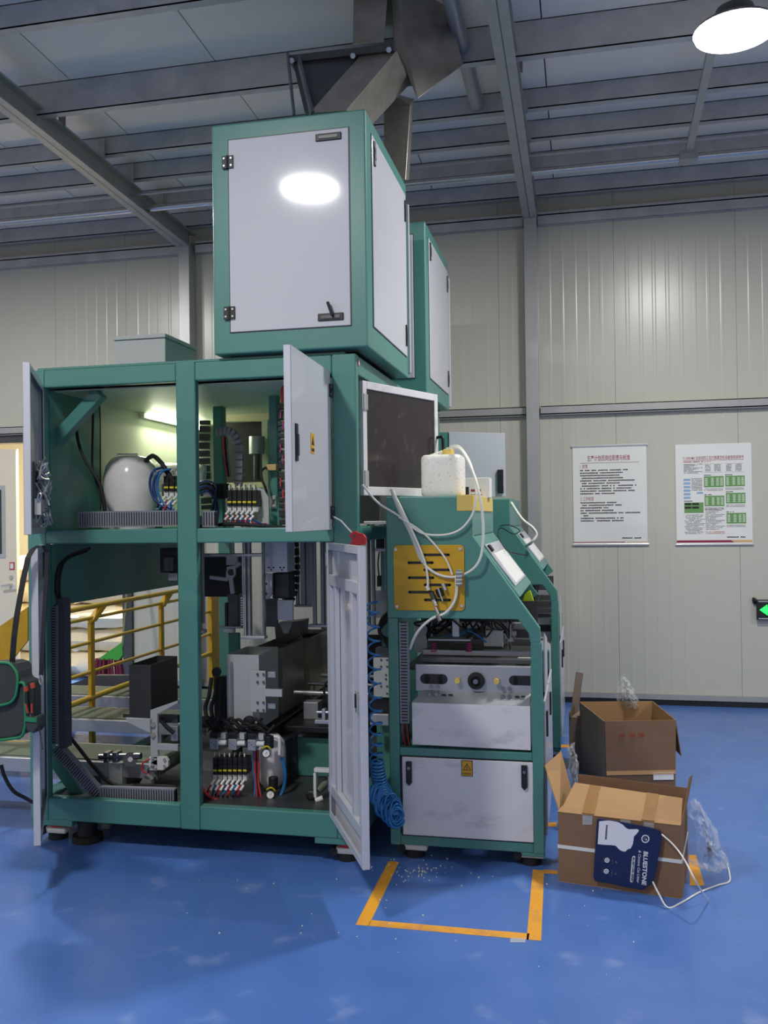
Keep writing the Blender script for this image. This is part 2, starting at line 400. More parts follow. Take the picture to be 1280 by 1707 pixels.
M().cyl(b0, b1+(b1-b0)*.6, .012).obj('broom_handle', 'belt', br, smooth=40)
c0 = W(183, 1125, 6.9)
M().hull([b0+Vector((dx, dy, .02)) for dx in (-.015, .015) for dy in (-.015, .015)]+[c0+Vector((dx, dy, .13)) for dx in (-.10, .10) for dy in (-.03, .03)]+[b0+Vector((0, 0, .12))]).obj('broom_socket', 'broom_green', br)
m = M()
for i in range(60):
    a = random.uniform(-.11, .11); b = random.uniform(-.03, .03)
    m.cyl(c0+Vector((a, b, .14)), Vector((c0.x+a*1.5, c0.y+b*1.6, .004)), .009, 5)
o = m.obj('bristles', 'broom_purple', br); o['kind'] = 'stuff'
ty = thing('steel_tray', 'grey steel tray on legs behind the yellow railing, below the broom', 'tray', (-3.6, 6.0, 0))
M().hull([W(a, b, 6.0)+Vector((0, d, 0)) for a, b in ((112, 1142), (160, 1126), (215, 1126), (215, 1150), (112, 1166)) for d in (0, .05)]).obj('pan', 'dark_steel', ty)
for px in (118, 208): v = W(px, 1148, 6.02); M().box(v.x-.015, v.x+.015, 6.02, 6.05, 0, v.z).obj('leg', 'dark_steel', ty)
def conveyor(Y, z, x0, x1, label, d=.34):
    t = thing('belt_conveyor', label, 'conveyor', ((x0+x1)/2, Y, 0), 'belt conveyors leaving the machine')
    for yy in (Y, Y+d-.03): M().box(x0, x1, yy, yy+.03, z-.075, z-.005).obj('side_rail', 'alu', t, .003)
    m = M(); m.box(x0+.03, x1-.03, Y+.033, Y+d-.033, z-.008, z); m.obj('belt', 'belt', t)
    for x in (x0+.02, x1-.02):
        M().cyl((x, Y+.03, z-.035), (x, Y+d-.03, z-.035), .035, 18).obj('roller', 'belt', t, smooth=40)
        M().cyl((x, Y-.012, z-.035), (x, Y, z-.035), .028, 12).obj('bearing', 'steel', t, smooth=40)
    for x in (x0+.25, x1-.3):
        for yy in (Y, Y+d-.03): M().box(x, x+.04, yy, yy+.03, 0, z-.075).obj('leg', 'alu', t)
conveyor(4.02, .33, -4.2, -2.02, 'belt conveyor nearest the front of the machine, with end roller')
conveyor(4.75, .36, -4.2, -2.1, 'middle belt conveyor running out under the yellow railing')
conveyor(5.35, .37, -4.2, -2.1, 'rear belt conveyor running out under the yellow railing')
# ------------------------------------------------------------------ main packing machine
FY = 3.78
pm = thing('packing_machine', 'large teal steel packing machine with four open white doors', 'machine', (-1.75, FY, 0))
def part(m, name, mt, parent=pm, bevel=.0, **k): return m.obj(name, mt, parent, bevel, **k)
BY = 6.05
for x0, x1 in ((-2.55, -2.455), (-1.79, -1.695), (-1.055, -.945)):
    part(M().box(x0, x1, FY, FY+.045, .11, 2.22), 'post', 'teal', bevel=.007)
    part(M().box(x0, x1, BY, BY+.09, .11, 2.22), 'post', 'teal', bevel=.007)
for a, b in ((-2.455, -1.79), (-1.695, -1.055)):
    for z0, z1 in ((2.135, 2.218), (1.402, 1.468), (.112, .22)):
        part(M().box(a, b, FY+.001, FY+.045, z0, z1), 'rail', 'teal', bevel=.006)
        if z0 != 1.402: part(M().box(a, b, BY+.001, BY+.089, z0, z1), 'rail', 'teal', bevel=.006)
for x0, x1 in ((-2.548, -2.46), (-1.045, -.947)):
    for z0, z1 in ((2.135, 2.218), (1.402, 1.468), (.112, .22)):
        part(M().box(x0, x1, FY+.045, BY, z0, z1), 'side_rail', 'teal', bevel=.006)
    for y in (4.66, 5.2) if x0 > -2 else ():
        part(M().box(x0, x1, y, y+.08, .22, 1.402), 'side_post', 'teal', bevel=.006)
# welded foot pads at the corners
for x0 in (-2.55, -1.16): part(M().box(x0, x0+.215, FY+.005, FY+.1, .085, .113), 'foot_plate', 'teal', bevel=.003)
part(M().box(-2.5, -1.0, FY+.02, BY+.05, 2.222, 2.232), 'roof_sheet', 'teal')
part(M().box(-2.46, -1.045, FY+.09, BY, 2.128, 2.134), 'ceiling_sheet', 'pale_panel')
part(M().box(-2.46, -1.6, FY+.09, BY, 1.44, 1.452), 'deck_sheet', 'teal')
part(M().box(-1.6, -1.045, FY+.09, 4.75, 1.44, 1.452), 'deck_sheet', 'teal')
part(M().box(-2.47, -2.462, 4.29, BY, 1.468, 2.13), 'side_sheet', 'pale_panel')
part(M().box(-2.5, -2.455, FY+.046, 4.29, 1.468, 2.13), 'side_sheet', 'teal')
part(M().box(-2.46, -2.452, FY+.046, 5.35, 1.105, 1.40), 'side_sheet', 'teal')
part(M().box(-2.455, -1.05, FY+.045, BY, .2, .206), 'bottom_pan', 'dark_steel')  # coloured dark for the shade inside; the pan itself is teal
part(M().box(-2.4, -1.05, 5.9, 5.91, 1.47, 2.12), 'back_sheet', 'dark_steel')
part(M().box(-.958, -.952, 4.75, BY, 1.468, 2.13), 'side_sheet', 'teal')
part(M().box(-1.0, -.99, 4.45, 4.75, 1.468, 2.13), 'side_sheet', 'dark_steel')
# braces
part(M().beam(W(82, 748, 3.9), W(168, 655, 3.9), .055, .06), 'brace', 'teal', bevel=.004)
part(M().beam(W(75, 1240, 3.92), W(150, 1345, 3.92), .05, .06), 'brace', 'teal', bevel=.004)
part(M().beam((-2.43, 3.95, .22), W(130, 1330, 4.2), .06, .02), 'toe_plate', 'teal')
# inner frame behind the upper right opening
part(M().rb(354, 655, 371, 880, 4.62, .07), 'inner_post', 'teal', bevel=.004)
part(M().rb(447, 638, 463, 880, 4.3, .07), 'inner_post', 'teal', bevel=.004)
a = W(320, 648, 4.62); b = W(462, 662, 4.62)
part(M().box(-2.45, -1.05, 4.62, 4.69, a.z-.05, a.z), 'inner_rail', 'teal', bevel=.004)
part(M().rb(371, 678, 450, 700, 5.0, .06), 'inner_rail', 'cream')
part(M().rb(436, 700, 447, 815, 5.0, .05), 'inner_post', 'pale_panel')
part(M().rb(371, 702, 437, 805, 5.1, .01), 'dark_cover', 'black')
part(M().rb(371, 805, 447, 812, 5.05, .02), 'cover_edge', 'cream')
# round sticker on the right corner post
part(M().cyl((-.944, 3.825, 2.185), (-.9425, 3.825, 2.185), .016), 'sticker_rim', 'red')
part(M().cyl((-.943, 3.825, 2.185), (-.9415, 3.825, 2.185), .011), 'sticker', 'paper')

def dxf(hx, hy, ang, sgn):
    """local x runs along the door from the hinge, local y is its thickness (front face y=0), z up"""
    d = Vector((sgn*math.cos(ang), -math.sin(ang), 0)); z = Vector((0, 0, 1)); n = Vector((d.y, -d.x, 0))*(-sgn)  # outward normal when closed = -y
    n = Vector((-math.sin(ang)*sgn*0, 0, 0))+Vector((-d.y*-1, d.x*-1, 0)) if sgn > 0 else Vector((-d.y, d.x, 0))
    return Matrix(((d.x, -n.x, 0, hx), (d.y, -n.y, 0, hy), (0, 0, 1, 0), (0, 0, 0, 1)))
def hinge(xf, z, parent, w=.028, m='black'):
    h = M(xf); h.box(-w, -.004, -.007, .0, z-.028, z+.028).box(.004, w, -.007, 0, z-.028, z+.028).cyl((0, -.006, z-.028), (0, -.006, z+.028), .006, 8)
    o = h.obj('hinge', m, parent)
    s = M(xf)
    for dx in (-w*.62, w*.62):
        for dz in (-.016, .016): s.cyl((dx, -.0072, z+dz), (dx, -.0095, z+dz), .0048, 8)
    s.obj('hinge_screw', 'zinc', o.parent if o.parent.type == 'EMPTY' else o.parent)
    return o
def door(nm_label, hx, ang, sgn, w, z0, z1, face='out'):
    xf = dxf(hx, FY-.004, math.radians(ang), sgn)
    T = .028
    d = M(xf)
    d.box(0, w, 0, .004, z0, z1)                                       # outer sheet
    d.box(0, .004, 0, T, z0, z1); d.box(w-.004, w, 0, T, z0, z1); d.box(0, w, 0, T, z0, z0+.004); d.box(0, w, 0, T, z1-.004, z1)
    for x0, x1, a, b in ((.004, .03, z0, z1), (w-.03, w-.004, z0, z1)): d.box(x0, x1, T-.004, T, a, b)
    for a, b in ((z0, z0+.03), (z1-.03, z1)): d.box(.03, w-.03, T-.004, T, a, b)
    o = d.obj('door', 'white_paint', pm, .002)
    o['label'] = nm_label
    return o, xf
# upper left
d1, x1 = door('upper left white door standing open, edge on', -2.485, 61.5, 1, .665, 1.455, 2.145)
lk = M(x1).box(.38, .62, .029, .036, 1.52, 1.75).obj('lock_plate', 'dark_steel', d1)
m = M(x1)
for i in range(26):
    p = Vector((random.uniform(.4, .6), .038, random.uniform(1.54, 1.73)))
    q = [p+Vector((random.uniform(-.06, .06), random.uniform(.0, .05), random.uniform(-.06, .06))) for _ in range(4)]
    m.tube([p]+q, .004, 5, 4)
for i in range(6): m.box(.41+i*.035, .435+i*.035, .034, .06, 1.535, 1.6)
m.obj('terminal_wiring', 'zinc', d1)
M(x1).box(.50, .53, .0, -.01, 1.66, 1.72).obj('latch', 'black', d1)
# lower left
d2, x2 = door('lower left white door standing open with a bag strap over it', -2.485, 59.5, 1, .665, .215, 1.40)
for x in (.18, .46): M(x2).box(x, x+.05, .006, .024, .32, 1.2).obj('stiffener', 'white_paint', d2)
M(x2).box(.03, .635, .006, .022, 1.2, 1.25).obj('stiffener', 'white_paint', d2)
# upper right
d3, x3 = door('upper right white door swung forward with warning sticker', -1.06, 92.5, -1, .63, 1.455, 2.145)
for z in (2.06, 1.53): hinge(x3, z, d3)
M(x3).box(.555, .585, -.006, 0, 1.72, 1.86).obj('latch', 'black', d3, .002); M(x3).box(.563, .577, -.012, -.006, 1.74, 1.82).obj('latch_paddle', 'dark_steel', d3)
M(x3).box(.30, .355, -.002, 0, 1.765, 1.845).obj('warning_sticker', 'sticker', d3)
M(x3).hull([(.328, -.003, 1.835), (.308, -.003, 1.798), (.348, -.003, 1.798), (.328, -.0025, 1.835), (.308, -.0025, 1.798), (.348, -.0025, 1.798)]).obj('sticker_triangle', 'ink_black', d3)
M(x3).box(.308, .348, -.003, -.0022, 1.773, 1.785).obj('sticker_caption', 'ink_black', d3)
# lower right
d4, x4 = door('lower right white door open past square, showing its ribbed inner face', -1.06, 117, -1, .63, .215, 1.40)
T = .028
for x0, xx in ((.03, .06), (.13, .17), (.45, .49), (.57, .6)): M(x4).box(x0, xx, .006, .025, .34, 1.26).obj('stiffener', 'white_paint', d4, .002)
for z0 in (1.22, .32): M(x4).box(.03, .6, .005, .027, z0, z0+.045).obj('stiffener', 'white_paint', d4, .002)
M(x4).box(.565, .59, .026, .034, .78, .86).obj('latch', 'zinc', d4); M(x4).box(.57, .585, .034, .038, .8, .85).obj('latch_slot', 'black', d4)
for z in (.33, 1.30): M(x4).box(0.005, .025, .026, .034, z, z+.06).obj('hinge', 'zinc', d4)
# smoked window door on the right side
hx, hy = -.938, 3.87
fx, fy = -.69, 4.43
dv = Vector((fx-hx, fy-hy, 0)); wl = dv.length; dv.normalize(); nv = Vector((dv.y, -dv.x, 0))
xw = Matrix(((dv.x, -nv.x, 0, hx), (dv.y, -nv.y, 0, hy), (0, 0, 1, 0), (0, 0, 0, 1)))
fr = M(xw)
for a in ((0, .03, 0, .022, 1.605, 2.115), (wl-.03, wl, 0, .022, 1.605, 2.115), (.03, wl-.03, 0, .022, 1.605, 1.645), (.03, wl-.03, 0, .022, 2.08, 2.115)): fr.box(*a)
wd = fr.obj('window_door', 'white_worn', pm, .003); wd['label'] = 'side window door with smoked scratched pane and white frame, ajar'
M(xw).box(.028, wl-.028, .006, .012, 1.643, 2.082).obj('pane', 'acrylic', wd)
for z in (2.02, 1.68):
    M(xw).box(-.012, .03, -.006, 0, z-.035, z+.035).cyl((.002, -.006, z-.035), (.002, -.006, z+.035), .006, 8).obj('hinge', 'zinc', wd)
M(xw).tube([(wl-.012, 0, 1.9), (wl-.012, -.03, 1.9), (wl-.012, -.035, 1.87), (wl-.012, -.035, 1.80), (wl-.012, -.03, 1.785), (wl-.012, 0, 1.785)], .008, 8, 4).obj('handle', 'black', wd, smooth=60)
# levelling feet and casters
def foot(x, y, label=None, parent=pm):
    o = M().cyl((x, y, .035), (x, y, .1), .033, 18).obj('caster_body', 'fit_white', parent, .004, smooth=40)
    M().box(x-.06, x+.06, y-.04, y+.04, .03, .058).obj('caster_bracket', 'fit_white', parent, .01)
    M().cyl((x, y, .058), (x, y, .088), .036, 18).obj('levelling_wheel', 'hose_red' if parent is pm else 'rubber', parent, smooth=40)
    M().cyl((x, y, 0), (x, y, .03), .045, 18).obj('pad', 'rubber', parent, smooth=40)
    M().cyl((x-.055, y-.045, .042), (x-.055, y+.045, .042), .018, 14).obj('wheel', 'rubber', parent, smooth=40)
for x, y in ((-2.46, 3.87), (-1.03, 3.86), (-2.46, 6.0), (-1.03, 6.0)): foot(x, y)
M().cyl((-2.3, 3.86, .0), (-2.3, 3.86, .03), .07, 20).cyl((-2.3, 3.86, .03), (-2.3, 3.86, .1), .045, 16).obj('rubber_bumper', 'rubber', pm, smooth=40)

# slotted cable ducts
def duct(p0, p1, w, dp, name_parent, side=(0, 0, 1), out=(0, -1, 0), pitch=.0125):
    p0, p1 = Vector(p0), Vector(p1); L = (p1-p0).length; d = (p1-p0)/L; o = Vector(out); s = o.cross(d).normalized()
    xf = Matrix(((d.x, s.x, o.x, p0.x), (d.y, s.y, o.y, p0.y), (d.z, s.z, o.z, p0.z), (0, 0, 0, 1)))
    m = M(xf); m.mi = 1; m.box(.001, L-.001, -w/2+.004, w/2-.004, 0, dp-.006); m.mi = 0
    for e in (-w/2, w/2-.007): m.box(0, L, e, e+.007, 0, dp)
    n = int(L/pitch); q = L/n
    for i in range(n): m.box(i*q, i*q+q*.6, -w/2+.007, w/2-.007, dp-.006, dp)     # fingers; the black core paints the dark of the slots between
    return m.obj('cable_duct', ['duct_grey', 'black'], name_parent)
duct((-2.32, 3.87, 1.515), (-1.79, 3.87, 1.515), .075, .03, pm)
duct((-1.695, 3.87, 1.51), (-1.63, 3.87, 1.51), .075, .03, pm)
a, b = W(91.5, 1008, 3.86), W(91.5, 1238, 3.86)
duct(b, a, .062, .03, pm)
part(M().box(a.x+.031, a.x+.058, 3.84, 3.9, b.z-.02, a.z+.03), 'duct_side', 'slate')
c = W(170, 1322, 3.87); e = W(97, 1244, 3.87)
duct(c+Vector((-.01, 0, .0)), e, .062, .03, pm)
duct(W(172, 1322, 3.87), W(296, 1326, 3.87), .075, .03, pm)
# fluorescent tube in the upper compartment
tl = thing('tube_lamp', 'glowing tube lamp inside the upper left compartment', 'lamp', (-2.42, 5.1, 2.11))
M().box(-2.46, -2.43, 4.72, 5.5, 2.095, 2.126).obj('batten', 'fit_white', tl)
M().cyl((-2.418, 4.76, 2.108), (-2.418, 5.46, 2.108), .013, 12).obj('tube', 'tube_glow', tl, smooth=40)
L = bpy.data.lights.new('tube_light', 'AREA'); L.shape = 'RECTANGLE'; L.size = .7; L.size_y = .03; L.energy = 8; L.color = (.95, 1, .74)
lo = bpy.data.objects.new('tube_light', L); COL.objects.link(lo); lo.matrix_world = Matrix.Translation((-2.395, 5.1, 2.1)) @ Matrix.Rotation(math.radians(35), 4, 'Y').inverted() @ Matrix.Rotation(math.radians(90), 4, 'Z')
mw = lo.matrix_world.copy(); lo.parent = tl; lo.matrix_parent_inverse = Matrix.Translation(-tl.location)

# ------------------------------------------------------------------ weighing cabinets on the roof
def latch(m_xf, x, z, horiz, parent, arm=False):
    w, h = (.115, .032) if horiz else (.022, .11)
    o = M(m_xf).box(x-w/2, x+w/2, -.007, 0, z-h/2, z+h/2).obj('latch', 'black', parent, .003)
    M(m_xf).box(x-w*.38, x+w*.38, -.010, -.007, z-h*.25, z+h*.25).obj('latch_paddle', 'dark_steel', parent, .002)
    if arm: M(m_xf).beam((x+.012, -.014, z+.0), (x-.008, -.022, z+.062), .012, .018, (0, 1, 0)).obj('latch_lever', 'black', parent, .004)
ID = Matrix.Identity(4)
wc = thing('weigher_cabinet', 'teal weighing cabinet with white doors above the front of the machine', 'cabinet', (-1.235, 4.2, 2.235))
X0, X1, Y0, Y1, Z0, Z1 = -1.588, -.882, 3.75, 4.668, 2.24, 3.264
M().box(X0, X1, Y0, Y1, Z0, Z1).obj('body', 'teal', wc, .008, seg=3)
M().box(X0+.06, X1-.06, Y0+.06, Y1-.05, 2.232, Z0).obj('base_plinth', 'black', wc)
M().box(-1.511, -.953, Y0-.0015, Y0+.01, 2.331, 3.193).obj('door_gap', 'black', wc)
dr = M().box(-1.507, -.957, Y0-.006, Y0, 2.335, 3.189).obj('door', 'white_paint', wc, .003)
xf0 = Matrix.Translation((-1.509, Y0-.006, 0))
for z in (3.09, 2.42): hinge(xf0, z, dr, .026)
xl = Matrix.Translation((0, Y0-.006, 0)); latch(xl, -1.045, 3.155, True, dr); latch(xl, -1.045, 2.375, True, dr, True)
M().box(X1-.01, X1+.0015, 3.846, 4.622, 2.341, 3.199).obj('door_gap', 'black', wc)
sd = M().box(X1, X1+.006, 3.85, 4.618, 2.345, 3.195).obj('side_door', 'white_paint', wc, .003)
xs_ = Matrix(((0, -1, 0, X1+.006), (1, 0, 0, 0), (0, 0, 1, 0), (0, 0, 0, 1)))
latch(xs_, 3.885, 3.12, False, sd); latch(xs_, 4.59, 3.10, False, sd); latch(xs_, 4.585, 2.45, False, sd)
M().box(X0+.04, X1+.012, Y1+.001, Y1+.022, Z0+.03, Z1-.1).obj('back_door', 'white_paint', wc, .003)
wc2 = twin(wc, None, (0.0, 1.51, .0)); wc2['label'] = 'second teal weighing cabinet with white doors, farther back on the machine'
# ------------------------------------------------------------------ stainless feed hopper above the cabinets
hp = thing('feed_hopper', 'stainless feed hopper and slanted chute entering the roof above the machine', 'hopper', (-1.1, 4.6, 3.27))
YH = 4.35
def up(px, py, Y, d=0): v = W(px, py, Y); return v+Vector((0, d, 0))
M().hull([up(516, 188, 4.1), up(577, 184, 4.1), up(600, 92, YH), up(662, 84, YH), up(516, 188, 4.1, .3), up(577, 184, 4.1, .3), up(600, 92, YH, .35), up(662, 84, YH, .35)]).obj('slanted_chute', 'stainless', hp, .003)
M().hull([up(486, 96, YH), up(600, 88, YH), up(508, 188, 4.2), up(524, 188, 4.2), up(486, 96, YH, .35), up(600, 88, YH, .35), up(508, 188, 4.2, .12), up(524, 188, 4.2, .12)]).obj('side_funnel', 'dark_steel', hp)
M().hull([up(482, 92, YH-.03), up(656, 72, YH-.03), up(656, 84, YH-.03), up(482, 104, YH-.03), up(482, 92, YH, .4), up(664, 70, YH, .4), up(664, 80, YH, .4), up(482, 104, YH, .4)]).obj('flange', 'dark_steel', hp)
for px, py in ((486, 98), (588, 90), (648, 80)): M().cyl(up(px, py+3, YH-.05), up(px, py+3, YH-.03), .014, 6).obj('flange_bolt', 'zinc', hp)
M().hull([up(640, 175, 4.75), up(684, 175, 4.75), up(640, 300, 4.75), up(676, 300, 4.75), up(640, 150, 5.1), up(690, 165, 5.1), up(645, 300, 5.1), up(682, 300, 5.1)]).obj('drop_tube', 'stainless', hp, .003)
M().hull([up(656, 72, 4.6), up(696, 165, 4.6), up(772, 108, 4.9), up(735, -40, 4.9), up(650, -60, 4.6), up(656, 72, 5.2), up(696, 165, 5.2), up(772, 108, 5.4), up(735, -40, 5.4), up(650, -60, 5.2)]).obj('upper_hopper', 'stainless', hp, .004)
M().hull([up(588, 75, 4.5), up(640, 70, 4.5), up(590, -60, 4.5), up(650, -60, 4.5), up(588, 75, 5.0), up(640, 70, 5.0), up(590, -60, 5.0), up(650, -60, 5.0)]).obj('inlet_box', 'stainless', hp, .003)
M().beam(up(497, 96, 4.3), up(520, 190, 4.1), .012, .03).obj('stay', 'steel', hp)
M().cyl(up(479, 88, 4.3), up(490, 192, 4.1), .008, 8).obj('hanger_rod', 'steel', hp)

# ------------------------------------------------------------------ control box on the roof and rear electric cabinet door
cb = thing('control_box', 'light grey control box on top of the machine', 'box', (-2.15, 4.3, 2.23))
a, b = W(191, 606, 4.1), W(275, 566, 4.1); zl = W(275, 556, 4.1).z
M().box(a.x, b.x, 4.1, 4.46, 2.233, zl-.02).obj('body', 'grey_paint', cb, .004)
M().box(a.x-.004, b.x+.006, 4.09, 4.47, zl-.02, zl).obj('lid', 'grey_paint', cb, .003)
ec = thing('electric_cabinet', 'rear electric cabinet with its white door standing open behind the canister', 'cabinet', (-.75, 6.6, 0))
a, b = W(748, 720, 6.15), W(841, 722, 6.15); zb = W(800, 830, 6.15).z
M().hull([(a.x, 6.15, 1.64), (a.x, 6.15, a.z), (b.x, 6.15, b.z), (b.x, 6.15, 1.64), (a.x, 6.18, 1.64), (a.x, 6.18, a.z), (b.x, 6.18, b.z), (b.x, 6.18, 1.64)]).obj('door', 'white_paint', ec, .003)
M().box(-1.1, a.x, 6.16, 6.75, 0, a.z).obj('body', 'teal', ec, .004)
p = W(834, 800, 6.14); M().box(p.x-.02, p.x+.02, 6.13, 6.15, p.z-.09, p.z+.07).obj('handle', 'black', ec, .003)

# ------------------------------------------------------------------ sealing unit (bag sealing machine) beside it
SY = 3.9
su = thing('sealing_machine', 'front bag sealing unit with slotted yellow plate and dirty white panels', 'machine', (-.5, SY, 0))
TY = SY+.055
SE = 4.83
def sp(m, name, mt, bevel=.004, **k): return m.obj(name, mt, su, bevel, **k)
sp(M().box(-.845, -.80, SY, TY, .06, 1.06), 'post', 'teal_worn')
sp(M().prism([(-.846, 1.06), (-.846, 1.597), (-.463, 1.592), (-.463, 1.42), (-.181, 1.023), (-.178, .96), (-.222, .96), (-.228, 1.0), (-.27, 1.058), (-.28, 1.06)], SY, TY), 'shoulder_plate', 'teal')
sp(M().box(-.221, -.174, SY, TY, .06, .962), 'post', 'teal')
sp(M().box(-.80, -.221, SY+.001, TY, .455, .49), 'rail', 'teal_worn')
sp(M().box(-.80, -.221, SY+.001, TY, .062, .112), 'rail', 'teal_worn')
sp(M().box(-.27, -.174, SY+.003, TY-.004, .045, .062), 'foot_plate', 'teal')
# longitudinal members and covers
sp(M().box(-.845, -.463, TY, SE, 1.585, 1.597), 'top_sheet', 'teal')
sp(M().box(-.475, -.463, TY, SE, 1.42, 1.592), 'upper_cover', 'teal')
sp(M().hull([(-.463, y, 1.42) for y in (TY, SE)]+[(-.475, y, 1.41) for y in (TY, SE)]+[(-.265, y, 1.152) for y in (TY, SE)]+[(-.277, y, 1.142) for y in (TY, SE)]), 'sloped_cover', 'teal')
sp(M().box(-.53, -.458, SY-.002, SE-.05, 1.53, 1.600), 'yellow_strip', 'yellow_tape', .002)
sp(M().prism([(-.846, 1.06), (-.846, 1.597), (-.463, 1.592), (-.463, 1.42), (-.23, 1.09), (-.27, 1.06)], SE, SE+.012), 'end_plate', 'teal')
for x0, x1 in ((-.845, -.80), (-.221, -.174)):
    sp(M().box(x0, x1, SE-.05, SE, .06, 1.06 if x0 < -.5 else .80), 'post', 'teal')
    for z0, z1 in ((.06, .11), (.455, .49)): sp(M().box(x0, x1, TY, SE-.05, z0, z1), 'side_rail', 'teal')
# lid with switch on the slope
sv = Vector((-.265+.463, 0, 1.152-1.42)); sv.normalize(); sn = Vector((-sv.z, 0, sv.x)); 
if sn.z < 0: sn = -sn
xs2 = Matrix(((sv.x, 0, sn.x, -.463), (0, 1, 0, 0), (sv.z, 0, sn.z, 1.42), (0, 0, 0, 1)))
ld = M(xs2).box(.055, .285, 4.03, 4.72, .001, .008).obj('switch_lid', 'white_paint', su, .002)
M(xs2).box(.11, .275, 4.09, 4.66, .008, .010).obj('lid_label', 'paper', ld)
M(xs2).box(.065, .10, 4.06, 4.13, .008, .018).obj('switch', 'black', ld, .003)
# yellow slotted plate: solid, its slots black pieces that paint the dark of the openings
a, b = W(656, 909, SY), W(775, 1018, SY)
PX0, PX1, PZ1, PZ0 = a.x, b.x, a.z, b.z
rc = .018; corner = [(PX1-rc, PZ1-rc, 0), (PX0+rc, PZ1-rc, 90), (PX0+rc, PZ0+rc, 180), (PX1-rc, PZ0+rc, 270)]
yp = sp(M().prism([(cx+rc*math.cos(math.radians(a0+k*22.5)), cz+rc*math.sin(math.radians(a0+k*22.5))) for cx, cz, a0 in corner for k in range(5)], SY-.006, SY), 'slotted_plate', 'yellow', .001)
def plate(px, py): v = W(px, py, SY-.006); return v.x, v.z
for px0, px1, py in ((705, 750, 925), (679, 723, 938), (705.5, 751, 950), (679.5, 724, 963), (706, 752, 975), (680, 724, 987), (706.5, 752, 1000)):
    x0, z = plate(px0, py); x1, _ = plate(px1, py)
    m = M(); m.box(x0+.006, x1-.006, SY-.0065, SY-.004, z-.006, z+.006); m.cyl((x0+.006, SY-.0065, z), (x0+.006, SY-.004, z), .006, 10); m.cyl((x1-.006, SY-.0065, z), (x1-.006, SY-.004, z), .006, 10)
    m.obj('slot', 'black', yp)
for px, py in ((660, 916), (767, 915), (662, 1011), (770, 1010)):
    x, z = plate(px, py); M().cyl((x, SY-.011, z), (x, SY-.006, z), .007, 10).obj('plate_screw', 'zinc', yp)
# doors, tray, base
dd = sp(M().box(-.788, -.219, SY-.003, SY+.01, .108, .45), 'lower_door', 'white_worn', .003)
M().box(-.794, -.213, SY+.0005, SY+.004, .103, .455).obj('door_gap', 'black', dd)
for px, py in ((682, 1287), (874, 1294)):
    v = W(px, py, SY-.003); o = M().box(v.x-.013, v.x+.013, SY-.014, SY-.003, v.z-.045, v.z+.048).hull([(v.x-.013, SY-.014, v.z-.045), (v.x+.013, SY-.014, v.z-.045), (v.x, SY-.014, v.z-.058), (v.x-.013, SY-.003, v.z-.045), (v.x+.013, SY-.003, v.z-.045), (v.x, SY-.003, v.z-.058)]).obj('latch', 'black', dd, .002)
    M().cyl((v.x, SY-.018, v.z+.02), (v.x, SY-.013, v.z+.02), .007, 10).obj('key_lock', 'steel', dd)
a, b = W(769, 1267, SY-.003), W(788, 1294.5, SY-.003); cx_ = (a.x+b.x)/2
wsn = M().box(a.x, b.x, SY-.005, SY-.003, b.z, a.z).obj('warning_sticker', 'ink_black', dd)
M().box(a.x+.003, b.x-.003, SY-.0056, SY-.0049, b.z+.003, a.z-.003).obj('sticker_field', 'sticker', dd)
for r, mt, yy in ((.021, 'ink_black', SY-.0062), (.0155, 'sticker', SY-.0068)):
    zc_ = b.z+.037; M().prism([(cx_+r*math.sin(t), zc_+r*math.cos(t)) for t in (0, 2*math.pi/3, 4*math.pi/3)], yy, yy+.0005).obj('sticker_triangle', mt, dd)
M().box(cx_-.0016, cx_+.0016, SY-.0075, SY-.0068, b.z+.033, b.z+.047).box(cx_-.0016, cx_+.0016, SY-.0075, SY-.0068, b.z+.0285, b.z+.0312).obj('exclamation_mark', 'ink_black', dd)
text('注意安全', .0095, 'ink_black', dd, at(cx_, SY-.006, b.z+.0085), 'sticker_caption', align='CENTER')
# drip tray / dirty box
a, b = W(686, 1170, SY-.004), W(886, 1251, SY-.004)
tb = sp(M().prism([(-.742, .69), (-.742, .505), (-.226, .5), (-.226, .69)], SY+.0, SY+.20), 'tray_box', 'white_worn', .003)
sp(M().hull([(-.742, SY+.0, .69), (-.226, SY+.0, .69), (-.70, SY+.06, .735), (-.226, SY+.06, .735), (-.742, SY+.1, .69), (-.226, SY+.1, .69), (-.70, SY+.1, .735), (-.226, SY+.1, .735)]), 'bolted_cover', 'alu', .002)
jp = sp(M().box(-.735, -.222, SY+.06, SY+.085, .728, .848), 'jaw_plate', 'alu', .003)
for px0, px1, py0, py1 in ((700, 746, 1123, 1141), (848, 884, 1126, 1143)):
    a, b = W(px0, py0, SY+.058), W(px1, py1, SY+.058); h = (a.z-b.z)/2; zc2 = (a.z+b.z)/2
    m = M().box(a.x+h, b.x-(0 if px1 > 880 else h), SY+.0585, SY+.062, b.z, a.z).cyl((a.x+h, SY+.0585, zc2), (a.x+h, SY+.062, zc2), h, 16)
    if px1 < 880: m.cyl((b.x-h, SY+.0585, zc2), (b.x-h, SY+.062, zc2), h, 16)
    m.obj('slot', 'black', jp)
v = W(793.5, 1135, SY+.05)
M().lathe([(.036, .0), (.038, -.01), (.036, -.022), (.022, -.024), (.02, -.016), (.013, -.016), (.012, -.026), (.0, -.026)], (v.x, SY+.06, v.z), 24, 'y').obj('hand_knob', 'rubber', jp, smooth=35)
M().cyl((v.x, SY+.033, v.z), (v.x, SY+.03, v.z), .011, 12).obj('knob_bolt', 'steel', jp)
for px, py in ((763, 1134), (828, 1135)):
    w_ = W(px, py, SY+.055); M().cyl((w_.x, SY+.06, w_.z), (w_.x, SY+.035, w_.z), .013, 6).obj('adjust_nut', 'yellow_tape', jp)
